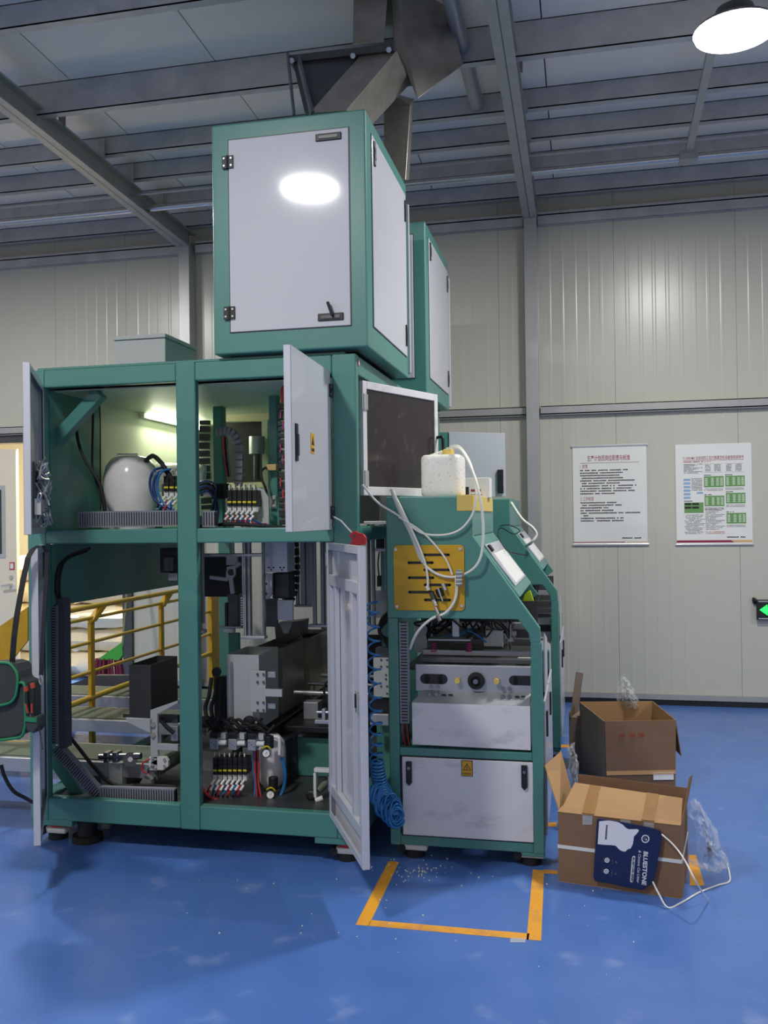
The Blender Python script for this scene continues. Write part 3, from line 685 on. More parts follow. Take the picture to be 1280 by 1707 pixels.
for px, py in ((717, 1146), (728, 1146), (717, 1157), (728, 1157), (838, 1149), (849, 1149), (838, 1161), (849, 1161)):
    w_ = W(px, py, SY+.04); yy = SY+.06 if py < 1153 else SY+.04
    M().cyl((w_.x, yy-.012, w_.z), (w_.x, yy+.004, w_.z), .0085, 10).cyl((w_.x, yy-.013, w_.z), (w_.x, yy-.0115, w_.z), .004, 6).obj('cap_screw', 'steel', jp)
for px, py in ((740, 1158), (751, 1158), (862, 1161), (872, 1161)):
    w_ = W(px, py, SY+.035); M().box(w_.x-.009, w_.x+.009, SY+.03, SY+.036, w_.z-.003, w_.z+.003).obj('vent_slot', 'black', jp)
# jaws, inner mechanism
for y, z, h, mt in ((SY+.10, .852, .02, 'dark_steel'), (SY+.16, .875, .025, 'steel'), (SY+.3, .905, .03, 'dark_steel'), (SY+.55, .95, .03, 'alu')):
    sp(M().box(-.72, -.225, y, y+.05, z, z+h), 'jaw_bar', mt, .002)
sp(M().box(-.79, -.23, TY+.02, SE-.06, .82, .83), 'table_sheet', 'dark_steel')
sp(M().rb(753, 1028, 765, 1062, SY+.15, .03), 'centre_post', 'alu', .003)
sp(M().rb(713, 1065, 784, 1069, SY+.14, .09), 'cross_plate', 'alu', .002)
sp(M().rb(690, 1035, 712, 1088, SY+.30, .02), 'side_plate', 'alu', .002)
sp(M().rb(806, 1052, 838, 1078, SY+.25, .05), 'side_plate', 'grey_paint', .002)
for px in (723, 781):
    for i in range(5):
        w_ = W(px, 1072+i*3.2, SY+.16); M().cyl((w_.x, w_.y, w_.z), (w_.x, w_.y, w_.z-.004), .014, 12).obj('suction_bellows', 'magenta', su)
m = M(); rnd = random.Random(3)
for i in range(26):
    x0 = rnd.uniform(-.70, -.36); p = Vector((x0, SY+.12+rnd.uniform(0, .35), 1.06)); pts = [p]
    for k in range(3): pts.append(pts[-1]+Vector((rnd.uniform(-.06, .06), rnd.uniform(-.03, .05), -rnd.uniform(.01, .05))))
    pts.append(pts[-1]+Vector((rnd.uniform(-.05, .05), .03, .04))); m.tube(pts, .0045, 6, 4)
sp(m, 'cable_bundle', 'rubber', 0, smooth=60)
m = M(); a = [W(x, y, SY+.2) for x, y in ((733, 1066), (758, 1062), (781, 1053), (797, 1060), (811, 1071))]; m.tube(a, .004, 7, 6); m.tube([q+Vector((.01, .06, .008)) for q in a], .004, 7, 6)
sp(m, 'air_tube', 'hose_blue', 0, smooth=60)
for i in range(7):
    w_ = W(826+i*5, 1052+(i % 3)*5, SY+.3); sp(M().cyl(w_, w_+Vector((0, 0, -.05-.01*(i % 2))), .008, 8).box(w_.x-.012, w_.x+.012, w_.y-.01, w_.y+.01, w_.z-.02, w_.z), 'clamp', 'steel', 0)
sp(M().rb(850, 1040, 852, 1068, SY+.2, .004), 'sensor_rod', 'steel', 0)
sp(M().rb(862, 1098, 884, 1104, SY+.2, .05), 'wrapped_sensor', 'fit_white', .002)
sp(M().box(-.79, -.23, SE-.07, SE-.06, .83, 1.06), 'inner_back_sheet', 'dark_steel', 0)
sp(M().box(-.79, -.23, SE-.07, SE-.06, .1, .82), 'inner_back_sheet', 'dark_steel', 0)
# slotted duct inside the left post
a, b = W(674, 1036, SY+.03), W(676, 1204, SY+.03)
duct(b, a, .042, .02, su, pitch=.0135)
for i in range(5):
    p = W(671+i*2.4, 1204, SY+.03); sp(M().tube([p, p+Vector((.003, .0, -.06)), p+Vector((.012, .01, -.125))], .003, 6, 4), 'lead', ('hose_red', 'rubber', 'rubber', 'hose_red', 'rubber')[i], 0)
# side doors: white panels with black pulls on the right flank
for y0, y1, z0, z1 in ((TY+.01, 4.38, .12, .70), (4.4, SE-.02, .12, .70)):
    o = M().box(-.174, -.164, y0, y1, z0, z1).obj('side_door', 'white_paint', su, .002)
    M().box(-.164, -.155, y0+.03, y0+.05, z1-.16, z1-.05).obj('pull', 'black', o)
sp(M().hull([(-.172, y, z) for y, z in ((TY+.06, .99), (4.3, .93), (4.3, .73), (TY+.06, .73))]+[(-.166, y, z) for y, z in ((TY+.06, .99), (4.3, .93), (4.3, .73), (TY+.06, .73))]), 'side_flap', 'white_paint', 0)
for x in (-.745, -.235): foot(x, SY+.06, None, su); foot(x, SE-.08, None, su)
su2 = twin(su, None, (.03, 1.72, .02)); su2['label'] = 'rear bag sealing unit, half hidden behind the front one'
for ch in list(su2.children):            # the rear unit shows a plain shoulder plate without the yellow plate
    if ch.name.startswith(('slotted_plate', 'yellow_strip', 'lower_door')):
        for g in list(ch.children): bpy.data.objects.remove(g)
        bpy.data.objects.remove(ch)
for ch in su2.children:
    if ch.name.startswith(('caster', 'levelling', 'pad', 'wheel')): ch.location.z -= .02

# lime glove hooked between the units
gl = M().hull([W(a, b, 4.80)+Vector((0, d, 0)) for a, b in ((874, 990), (884, 984), (890, 1003), (876, 1009), (870, 1003)) for d in (0, .015)]).obj('cleaning_cloth', 'lime', None, .004)
tag(gl, 'bright lime cloth tucked between the two sealing units', 'cloth')

# ------------------------------------------------------------------ canister, hoses, valve on the sealing unit
cn = thing('plastic_canister', 'speckled white plastic canister with yellow cap on the sealing unit', 'canister', (-.62, 4.03, 1.597))
CX0, CX1 = W(698, 826, 3.98).x, W(768, 826, 3.98).x
zt = W(730, 757, 3.98).z; zb = 1.598
m = M(); n = 36; R = []
cxm, cym, hw, hd = (CX0+CX1)/2, 4.10, (CX1-CX0)/2, .10
def rr(t, sx, sy): c, s = math.cos(t), math.sin(t); k = (abs(c)**5+abs(s)**5)**(-1/5); return c*k*sx, s*k*sy
for z, k in ((zb, .93), (zb+.012, 1), (zb+.03, 1), (zt-.02, 1), (zt-.008, .97), (zt, .88)):
    R.append([m.v((cxm+rr(2*math.pi*i/n, hw*k, hd*k)[0], cym+rr(2*math.pi*i/n, hw*k, hd*k)[1], z+(.012 if z == zt and i < 0 else 0))) for i in range(n)])
for j in range(len(R)-1):
    for i in range(n): m.f([R[j][i], R[j][(i+1)%n], R[j+1][(i+1)%n], R[j+1][i]])
m.f(R[0]); m.f(R[-1]); m.obj('body', 'jug', cn, smooth=50)
M().beam((cxm-hw*.7, cym+.02, zt-.004), (cxm+.0, cym+.02, zt+.018), .04, .02).obj('moulded_grip', 'jug', cn, .006)
cp = W(747, 750, 4.1)
M().lathe([(.026, -.02), (.028, .0), (.026, .012), (.02, .016)], (cp.x, 4.1, zt+.014), 18).obj('cap', 'yellow_tape', cn, smooth=40)
def hose(name, label, pts, r, mt='hose_white', sub=8):
    o = M().tube(pts, r, 8, sub).obj(name, mt, None, smooth=60); return tag(o, label, 'hose')
hz = SY-.02
hose('air_hose', 'white hose arching from the canister cap down to the yellow plate valve', [W(745, 748, 4.08), W(765, 748, 4.0), W(783, 775, 3.95), W(797, 815, hz-.02), W(805, 870, hz-.02), W(803, 920, hz-.02), W(792, 945, hz-.02), W(772, 958, hz), W(750, 962, hz), W(725, 955, hz), W(703, 935, hz), W(690, 905, hz), W(672, 860, hz), W(655, 818, hz)], .0058)
hose('air_hose', 'white hose looping from the window door across to the canister', [W(604, 808, 3.82), W(630, 838, 3.85), W(665, 860, hz), W(700, 887, hz), W(735, 892, hz), W(765, 884, hz), W(785, 862, hz), W(793, 835, hz), W(792, 805, 3.9), W(783, 770, 3.96), W(766, 745, 4.02), W(750, 744, 4.08)], .0050)
hose('air_hose', 'white hose dropping from the plate joint into the slotted duct', [W(760, 962, hz-.012), W(761, 985, hz), W(756, 1005, hz), W(742, 1022, hz), W(722, 1030, hz), W(705, 1043, hz), W(692, 1060, hz+.01), W(683, 1082, hz+.05)], .0062)
hose('air_hose', 'thin white hose from the taped bundle to the brass fitting', [W(656, 822, hz), W(675, 860, hz), W(696, 905, hz), W(709, 940, hz), W(713, 965, hz), W(713, 978, hz)], .0055)
hose('air_hose', 'thin white hose slanting down across the yellow plate to the grey joint', [W(665, 862, hz-.004), W(700, 884, hz), W(722, 905, hz), W(743, 932, hz), W(754, 958, hz)], .0046)
hose('air_hose', 'greyish taped hose bundle hanging at the left end of the sealing unit', [W(652, 815, hz-.002), W(664, 848, hz), W(682, 885, hz), W(695, 915, hz), W(705, 938, hz-.004)], .0075, 'grey_paint')
jt = thing('hose_joint', 'grey ribbed hose joint on the yellow plate', 'hose joint', W(765, 963, hz-.02))
v = W(765, 963, hz-.02)
M().cyl(v+Vector((0, 0, .035)), v-Vector((0, 0, .035)), .0135, 14).obj('sleeve', 'duct_grey', jt, .002, smooth=40)
for i in range(4): M().cyl(v+Vector((0, 0, .026-i*.016)), v+Vector((0, 0, .022-i*.016)), .0145, 14).obj('rib', 'fit_white', jt, smooth=40)
vl = thing('needle_valve', 'small brass and black needle valve hung on the yellow plate', 'valve', W(728, 990, hz))
for px, py, r, l, mt, nm in ((713, 980, .009, .02, 'fit_white', 'fitting'), (721, 993, .011, .03, 'dark_steel', 'body'), (733, 988, .016, .035, 'black', 'coil'), (740, 978, .008, .03, 'zinc', 'elbow'), (724, 1004, .008, .03, 'zinc', 'elbow'), (728, 1018, .006, .03, 'zinc', 'stem'), (731, 1030, .010, .025, 'steel', 'nut')):
    v = W(px, py, hz-.004); M().cyl(v+Vector((-.2*l, 0, l/2)), v-Vector((-.2*l, 0, l/2)), r, 10).obj(nm, mt, vl, smooth=40)
M().beam(W(730, 980, hz-.02), W(738, 1002, hz-.02), .005, .005).obj('lever', 'zinc', vl)
# small paper box behind the canister
pb_ = thing('carton', 'small printed carton behind the white canister', 'carton', W(800, 825, 4.5))
a, b = W(768, 797, 4.5), W(816, 826, 4.5)
M().box(a.x, b.x, 4.5, 4.62, 1.599, a.z).obj('body', 'paper', pb_, .002)
M().box(a.x+.004, a.x+.04, 4.498, 4.5, 1.61, 1.655).obj('print_blot', 'ink_black', pb_)
M().box(a.x+.05, a.x+.10, 4.498, 4.5, 1.63, 1.642).obj('print_line', 'ink_crimson', pb_); M().box(a.x+.048, a.x+.105, 4.498, 4.5, 1.612, 1.617).obj('print_line', 'ink_crimson', pb_)
# sensor cable loop
hose('sensor_cable', 'thin black cable looping over the teal end plate and sloped cover', [W(833, 877, 4.8), W(848, 875, 4.7), W(866, 884, 4.6), W(855, 890, 4.7), W(835, 880, 4.8), W(830, 892, 4.75), W(840, 912, 4.6), W(850, 920, 4.5), W(878, 926, 4.6)], .0028, 'black')
hose('signal_hose', 'white hose bent over the rear sealing unit', [W(852, 838, 5.7), W(870, 865, 5.6), W(888, 880, 5.6), W(894, 892, 5.6), W(885, 905, 5.6), W(876, 910, 5.7)], .009)
# ------------------------------------------------------------------ inside the upper compartments
def G(px, py, Y): return W(px, py, Y)
tk = thing('vacuum_tank', 'glossy white domed tank with wire handle in the upper left compartment', 'tank', (-2.2, 4.25, 1.453))
c = W(215, 812, 4.3); rx = (W(256, 812, 4.3).x-W(174, 812, 4.3).x)/2; zt_ = W(215, 758, 4.3).z; H = zt_-1.453
M().lathe([(rx*.80, 0), (rx*.86, H*.06), (rx*.93, H*.3), (rx*1.0, H*.55), (rx*.99, H*.7), (rx*.9, H*.85), (rx*.7, H*.95), (rx*.4, H*.99), (rx*.0, H)], (c.x, 4.32, 1.453), 36).obj('shell', 'tank', tk, smooth=60)
hzz = W(215, 756, 4.2).z
M().tube([W(198, 770, 4.24), W(196, 757, 4.24), W(229, 757, 4.24), W(230, 770, 4.24)], .004, 8, 1).obj('wire_handle', 'fit_white', tk)
M().cyl(W(243, 768, 4.3), W(243, 776, 4.3), .018).obj('port', 'steel', tk, smooth=40)
t2 = thing('vacuum_tank', 'cream lying cylinder behind the blue tubes in the upper left compartment', 'tank', W(280, 810, 4.6))
M().cyl(W(258, 795, 4.7), W(345, 800, 4.7), .085, 24).obj('shell', 'tank', t2, .02, smooth=40)
M().cyl(W(262, 840, 4.7), W(262, 880, 4.7), .03).cyl(W(320, 840, 4.7), W(320, 880, 4.7), .03).obj('saddle', 'black', t2)
rn = random.Random(11)
def cable(label, pts, r, mt='rubber', name='cable', sub=6):
    o = M().tube(pts, r, 7, sub).obj(name, mt, None, smooth=60); tag(o, label, 'cable'); return o
cable('black cable curving down beside the white domed tank', [W(127, 690, 4.0), W(128, 720, 4.0), W(135, 752, 4.0), W(150, 780, 4.0), W(166, 806, 4.0), W(172, 830, 4.0), W(176, 856, 4.0)], .008)
cable('straight black cable down the upper left compartment wall', [W(155, 655, 4.1), W(155, 700, 4.1), W(154, 775, 4.1), W(160, 800, 4.1), W(170, 830, 4.05), W(174, 856, 4.0)], .006)
cable('thin black cable nearest the pale lit sheet', [W(163, 655, 4.2), W(167, 700, 4.2), W(167, 780, 4.2), W(168, 850, 4.2)], .003)
for i, (a, mt) in enumerate((((243, 768), 'rubber'), ((250, 785), 'hose_dkblue'), ((256, 790), 'hose_dkblue'), ((262, 788), 'hose_blue'))):
    x, y = a
    cable(('thick black hose from the tank port', 'outer dark blue tube looping beside the tank', 'middle dark blue tube looping beside the tank', 'bright blue tube looping beside the tank')[i], [W(x, y, 4.2), W(x+12, y-8, 4.15), W(x+26, y+4, 4.1), W(x+36, y+20, 4.1), W(x+48, y+36, 4.1)] if i == 0 else [W(x+22, y-6, 4.1), W(x+6, y, 4.05), W(x, y+22, 4.05), W(x+8, y+48, 4.05), W(x+28, y+62, 4.05)], .012 if i == 0 else .007, mt)

def manifold(px0, px1, py0, py1, Y, n, label, seed=0, tubes=True, out=.0):
    t = thing('valve_manifold', label, 'valve manifold', W((px0+px1)/2, py1, Y), 'solenoid valve manifolds')
    rnd = random.Random(seed); s = (px1-px0)/n; h = py1-py0
    M().rb(px0-3, py0+h*.30, px1+3, py0+h*.62, Y+.04, .05).obj('base_bar', 'alu', t, .003)
    for i in range(n):
        x = px0+i*s
        M().rb(x+.4, py0+h*.08, x+s-.4, py0+h*.28, Y+.01, .06).obj('solenoid', 'black', t, .002)
        M().rb(x+.4, py0+h*.28, x+s-.4, py0+h*.50, Y, .07).obj('valve_body', 'black', t, .002)
        M().rb(x+1.2, py0+h*.37, x+s-1.2, py0+h*.42, Y-.001, .002).obj('print', 'yellow_print', t)
        a = W(x+s*.5, py0+h*.5, Y+.02); 
        M().rb(x+.8, py0+h*.5, x+s-.8, py0+h*.66, Y+.01, .03).obj('fitting_block', 'fit_white', t, .002)
        for k, dy in enumerate((.62, .76)):
            p = W(x+s*(.45-.15*k), py0+h*dy, Y-.01-.01*k); q = p+Vector((-.012, -.016, -.02))
            M().cyl(p, q, .0065, 10).obj('push_fitting', 'fit_white', t, smooth=40)
            if tubes:
                mt = ('hose_blue', 'hose_red', 'hose_dkblue', 'magenta')[(i+k*2+seed) % 4]
                e = W(x+s*.5+(out if out else -14)+rnd.uniform(-4, 4), py1+rnd.uniform(-2, 4), Y+.0)
                M().tube([q, q+Vector((-.012 if out <= 0 else .012, -.004, -.02)), (q+e)/2+Vector((0, -.01, -.01)), e], .004, 6, 5).obj('air_tube', mt, t, smooth=60)
        M().tube([W(x+s*.5, py0+h*.1, Y+.04), W(x+s*.45, py0-h*.02, Y+.04), W(x+s*.7, py0-h*.06, Y+.07), W(x+s*.9, py0+h*.06, Y+.09)], .0035, 6, 4).obj('coil_lead', 'fit_white', t, smooth=60)
    return t
manifold(378, 428, 812, 875, 4.05, 6, 'valve manifold with six white fittings in the upper right compartment', 1, out=26)
manifold(272, 300, 788, 850, 4.08, 3, 'small valve manifold beside the white tank in the upper left compartment', 2)
manifold(354, 412, 1258, 1325, 3.99, 7, 'long valve manifold low in the right compartment with red and blue tubes', 3)
# energy chains
def chain(label, pts, w, mt='black', n=None, name='cable_chain'):
    t = thing(name, label, 'cable chain', pts[0], 'plastic cable chains')
    P = [Vector(p) for p in pts]; Q = []
    for i in range(len(P)-1):
        a = P[max(i-1, 0)]; b = P[i]; c = P[i+1]; d = P[min(i+2, len(P)-1)]
        for k in range(8):
            u = k/8; Q.append(.5*((2*b)+(c-a)*u+(2*a-5*b+4*c-d)*u*u+(3*b-a-3*c+d)*u**3))
    Q.append(P[-1])
    L = 0; last = Q[0]; acc = [Q[0]]
    for q in Q[1:]:
        if (q-acc[-1]).length > .026: acc.append(q)
    for a, b in zip(acc, acc[1:]):
        d = b-a; c0 = a+d*.1; c1 = a+d*.9
        M().beam(c0, c1, w, .022, (0, 1, 0)).obj('link', mt, t, .003)
    return t
ch = chain('dark cable chain with magenta leads standing by the upper right door', [W(472, 672, 4.0), W(472, 740, 4.0), W(473, 810, 4.0), W(474, 876, 4.0)], .045)
for i in range(9):
    p = W(468+(i % 3)*4, 690+i*19, 3.985); M().box(p.x-.003, p.x+.003, p.y-.004, p.y, p.z-.02, p.z+.02).obj('lead', 'magenta' if i < 6 else 'hose_red', ch)
M().tube([W(470, 672, 4.0), W(471, 650, 4.0), W(477, 640, 4.02)], .009, 7, 5).obj('conduit', 'hose_red', ch, smooth=60)
ch = chain('grey cable chain arching over the valve manifold in the upper right compartment', [W(362, 722, 4.35), W(378, 718, 4.3), W(392, 726, 4.27), W(398, 745, 4.25), W(399, 790, 4.25), W(396, 815, 4.25)], .04, 'duct_grey')
for i, mt in enumerate(('hose_red', 'rubber', 'belt')):
    M().tube([W(372+i*3, 728, 4.23), W(374+i*3, 760, 4.23), W(380+i*2, 795, 4.23)], .005, 6, 4).obj('lead', mt, ch, smooth=60)
chain('dark cable chain beside the bright lamp spot in the upper compartment', [W(342, 700, 4.7), W(341, 750, 4.7), W(342, 800, 4.7), W(345, 850, 4.7)], .06, 'dark_steel')
cyl_ = thing('air_cylinder', 'short grey air cylinder hanging in the upper right compartment', 'air cylinder', W(428, 740, 4.9))
M().cyl(W(428, 728, 4.95), W(428, 757, 4.95), .045, 18).obj('barrel', 'alu', cyl_, smooth=40); M().cyl(W(428, 757, 4.95), W(428, 800, 4.95), .02).obj('rod', 'dark_steel', cyl_)
sb = thing('sensor_bracket', 'cream sensor clipped to the inner teal post', 'sensor', W(452, 778, 4.25))
M().rb(443, 774, 460, 784, 4.25, .04).obj('sensor_body', 'ink_tan', sb, .003); M().tube([W(444, 779, 4.24), W(436, 785, 4.22), W(437, 800, 4.2), W(443, 815, 4.2), W(444, 830, 4.22)], .006, 7, 5).obj('lead', 'rubber', sb, smooth=60)
mb = thing('mounting_plate', 'small bolted aluminium plate on the inner teal post', 'plate', W(455, 835, 4.27))
M().rb(449, 826, 460, 848, 4.28, .012).obj('plate', 'alu', mb, .002)
for py in (830, 843): M().cyl(W(456, py, 4.27), W(456, py, 4.282), .008, 8).obj('bolt', 'zinc', mb)
st2 = thing('junction_block', 'dark junction block with looped cables left of the upper valve manifold', 'junction block', W(350, 850, 4.1))
M().rb(338, 812, 352, 828, 4.1, .05).obj('plate', 'alu', st2, .002); M().rb(352, 806, 376, 832, 4.15, .06).obj('block', 'black', st2, .004); M().rb(328, 860, 350, 880, 4.0, .03).obj('terminal_strip', 'duct_grey', st2, .003)
for i in range(5): M().tube([W(328, 806+i*5, 4.1), W(345, 802+i*4, 4.08), W(360, 812+i*6, 4.1), W(352+i*3, 850, 4.08), W(345+i*4, 876, 4.05)], .005, 6, 5).obj('lead', 'rubber' if i % 2 else 'hose_dkblue', st2, smooth=60)
pb2 = thing('curved_bracket', 'grey folded bracket beside the valve manifold', 'bracket', W(440, 875, 4.1))
M().hull([W(a, b, 4.12)+Vector((0, d, 0)) for a, b in ((428, 812), (440, 816), (447, 830), (447, 876), (430, 876)) for d in (0, .01)]).obj('plate', 'grey_paint', pb2, .002)
cable('black cable bundle along the floor of the upper right compartment', [W(330, 878, 3.95), W(380, 874, 3.93), W(430, 876, 3.93), W(470, 879, 3.95), W(484, 880, 3.97)], .009)

# ------------------------------------------------------------------ inside the lower compartments
def frame_thing(label, uprights, bars, Y, name='guide_frame'):
    a = uprights[0]; t = thing(name, label, 'frame', W(a[0], a[2], Y), 'aluminium guide frames')
    for x0, x1, y1 in uprights:
        M().rb(x0, 880, x1, y1, Y, .035).obj('profile', 'alu', t, .003)
        M().rb(x0+(x1-x0)*.4, 880, x0+(x1-x0)*.6, y1, Y-.001, .002).obj('profile_slot', 'dark_steel', t)
    for x0, x1, y0, y1 in bars: M().rb(x0, y0, x1, y1, Y-.005, .045).obj('cross_bar', 'alu', t, .003)
    return t
frame_thing('aluminium guide frame hanging at the middle of the lower right compartment', [(403, 410, 1062), (411, 417, 1062), (435, 440, 1062)], [(400, 441, 1060, 1066), (335, 437, 923, 928)], 4.05)
frame_thing('narrow aluminium guide hanging beside the middle post', [(327, 333, 1060), (334, 337, 1040)], [(326, 339, 1050, 1056)], 3.98)
frame_thing('aluminium guide frame hanging near the ribbed door', [(519, 526, 1042), (534, 540, 1042), (541, 550, 1042)], [(514, 553, 1041, 1046)], 4.45)
frame_thing('dark steel guide frame behind the servo housing', [(491, 497, 1012), (499, 519, 1010)], [(490, 519, 1008, 1012)], 4.6)
sv_ = thing('lift_actuator', 'white servo housing with black motor hanging in the lower right compartment', 'actuator', W(462, 960, 4.15))
M().rb(440, 885, 479, 954, 4.12, .12).obj('housing', 'white_paint', sv_, .003)
for px, py in ((448, 946), (452, 950), (456, 946), (467, 946), (470, 950), (473, 946)): M().cyl(W(px, py, 4.118), W(px, py, 4.122), .0045, 8).obj('bolt_hole', 'black', sv_)
M().hull([W(a, b, 4.12)+Vector((0, d, 0)) for a, b in ((440, 955), (453, 957), (453, 990), (446, 999), (440, 998)) for d in (0, .02)]).obj('bracket', 'grey_paint', sv_, .002)
for py in (973, 990): M().cyl(W(443, py, 4.115), W(443, py, 4.122), .007, 8).obj('bolt', 'black', sv_)
M().rb(453, 955, 482, 998, 4.16, .1).obj('motor', 'black', sv_, .006)
M().rb(462, 1000, 488, 1034, 4.2, .02).obj('lower_plate', 'white_paint', sv_, .002)
M().rb(440, 998, 462, 1045, 4.3, .02).obj('backing_plate', 'dark_steel', sv_)
M().hull([W(466, 1036, 4.2), W(488, 1036, 4.2), W(472, 1056, 4.2), W(480, 1056, 4.2), W(466, 1036, 4.3), W(488, 1036, 4.3), W(472, 1056, 4.28), W(480, 1056, 4.28)]).obj('nozzle', 'dark_steel', sv_)
chain('black cable chain bending below the servo housing', [W(486, 890, 4.3), W(488, 940, 4.3), W(487, 975, 4.3), W(480, 997, 4.3), W(470, 996, 4.32)], .07)
ct = thing('filler_cone', 'grey steel filler cone above the dark buckets', 'cone', W(478, 1075, 4.7))
M().hull([W(a, b, 4.75)+Vector((0, d, 0)) for a, b in ((457, 1040), (502, 1035), (500, 1060), (478, 1072), (460, 1072)) for d in (0, .15)]).obj('shell', 'dark_steel', ct, .003)
ar = thing('swing_arm', 'grey swing arm on a dark plate at the left of the lower right compartment', 'arm', W(385, 960, 4.3))
M().rb(338, 928, 402, 995, 4.5, .02).obj('dark_plate', 'black', ar)
M().hull([W(a, b, 4.3)+Vector((0, d, 0)) for a, b in ((378, 945), (392, 942), (392, 958), (384, 970), (376, 962)) for d in (0, .015)]).obj('knuckle', 'alu', ar, .002)
M().beam(W(384, 955, 4.31), W(388, 990, 4.31), .02, .02).obj('link', 'alu', ar, .003); M().beam(W(350, 962, 4.31), W(380, 966, 4.31), .02, .02).obj('link', 'alu', ar, .003); M().beam(W(384, 950, 4.31), W(402, 938, 4.31), .016, .02).obj('link', 'alu', ar, .003)
M().cyl(W(385, 954, 4.295), W(385, 954, 4.31), .017, 14).obj('pivot', 'black', ar); M().rb(377, 928, 395, 942, 4.32, .02).obj('mount', 'alu', ar)
vb = thing('slide_unit', 'grey slide unit with rack teeth below the swing arm', 'slide', W(390, 1040, 4.3))
M().rb(379, 990, 396, 1045, 4.35, .05).obj('slide_plate', 'dark_steel', vb, .003)
M().rb(363, 1044, 402, 1048, 4.33, .06).obj('foot', 'alu', vb, .002); M().rb(372, 1048, 388, 1055, 4.33, .03).obj('sensor', 'fit_white', vb, .002)
for i in range(14): M().rb(400, 990+i*4, 404, 992.4+i*4, 4.33, .02).obj('rack_tooth', 'steel', vb)
M().rb(374, 1005, 379, 1045, 4.34, .03).obj('damper', 'black', vb, .003)
gn = M().rb(380, 1055, 398, 1100, 4.6, .03).obj('teal_upright', 'teal', None, .003); tag(gn, 'short teal upright between buckets and yellow end post', 'upright')
def bucket(x0, x1, y0, y1, z0, z1, label, mt, t=.003):
    b = thing('steel_bucket', label, 'bucket', ((x0+x1)/2, (y0+y1)/2, z0), 'open topped steel buckets')
    M().box(x0, x1, y0, y0+t, z0, z1).obj('front_wall', mt, b); M().box(x0, x1, y1-t, y1, z0, z1).obj('back_wall', mt, b)
    M().box(x0, x0+t, y0+t, y1-t, z0, z1).obj('side_wall', mt, b); M().box(x1-t, x1, y0+t, y1-t, z0, z1).obj('side_wall', mt, b); M().box(x0, x1, y0, y1, z0-t, z0).obj('base', mt, b)
    M().box(x0-.03, x1+.005, y0-.01, y0+.02, z0-.02, z0-t).obj('rest', 'dark_steel', b)
    return b
a, b = W(215, 1108, 4.1), W(252, 1190, 4.1)
bucket(a.x, b.x, 4.1, 4.40, b.z, a.z, 'black steel bucket in the lower left compartment', 'dark_steel')
bucket(-1.69, -1.525, 4.1, 4.38, .50, .853, 'front grey bucket in the row in the lower right compartment', 'grey_paint')
bucket(-1.69, -1.525, 4.45, 4.81, .50, .835, 'middle dark bucket in the row in the lower right compartment', 'stainless')
bucket(-1.69, -1.525, 4.93, 5.33, .50, .825, 'rear dark bucket in the row in the lower right compartment', 'stainless')
bpz = thing('bolted_plate', 'grey bolted plate with clamp arm beside the front bucket', 'plate', W(425, 1190, 4.08))
M().rb(416, 1118, 443, 1188, 4.07, .012).obj('plate', 'grey_paint', bpz, .002)
for px, py in ((429, 1124), (439, 1124), (429, 1137), (439, 1137), (429, 1171), (439, 1171), (429, 1184), (439, 1184)): M().cyl(W(px, py, 4.062), W(px, py, 4.072), .006, 8).obj('bolt', 'dark_steel', bpz)
M().rb(440, 1149, 470, 1162, 4.05, .02).obj('clamp_arm', 'grey_paint', bpz, .002)
for py in (1120, 1172): M().rb(446, py, 459, py+10, 4.09, .02).obj('stop', 'alu', bpz, .002)
M().rb(380, 1105, 384, 1206, 4.06, .04).obj('edge_angle', 'alu', bpz, .002)
# dark machine bed under the buckets
bed = thing('machine_bed', 'dark machine bed carrying the buckets in the lower right compartment', 'machine bed', (-1.45, 4.6, .21))
M().box(-1.72, -1.50, 4.12, 5.6, .40, .477).obj('slide_bed', 'dark_steel', bed, .004)
M().box(-1.48, -1.12, 4.3, 5.4, .44, .47).obj('side_shelf', 'black', bed, .004)
M().hull([(-1.5, 4.15, .42), (-1.10, 4.7, .52), (-1.5, 4.15, .40), (-1.10, 4.7, .50), (-1.5, 4.8, .42), (-1.1, 5.2, .52)]).obj('ramp', 'dark_steel', bed)
for x, y in ((-1.68, 4.2), (-1.54, 4.2), (-1.68, 5.5), (-1.54, 5.5)): M().box(x-.02, x+.02, y-.02, y+.02, .206, .40).obj('leg', 'dark_steel', bed)
for x, y in ((-1.44, 4.35), (-1.16, 4.35), (-1.16, 5.35)): M().box(x-.02, x+.02, y-.02, y+.02, .206, .44).obj('leg', 'dark_steel', bed)
M().box(-1.66, -1.08, 4.36, 4.37, .21, .40).obj('skirt_sheet', 'teal', bed); M().box(-1.7, -1.08, 5.3, 5.32, .21, .80).obj('skirt_sheet', 'black', bed)
for i in range(8):
    x = -1.42+rn.uniform(0, .22); y = 4.4+rn.uniform(0, .7); M().box(x, x+rn.uniform(.04, .1), y, y+.08, .47, .47+rn.uniform(.04, .16)).obj('bearing_block', rn.choice(['dark_steel', 'steel', 'alu']), bed, .004)
for y in (4.5, 4.75, 5.0): M().cyl((-1.48, y, .60), (-1.08, y, .60), .011, 10).obj('guide_rod', 'zinc', bed, smooth=40)
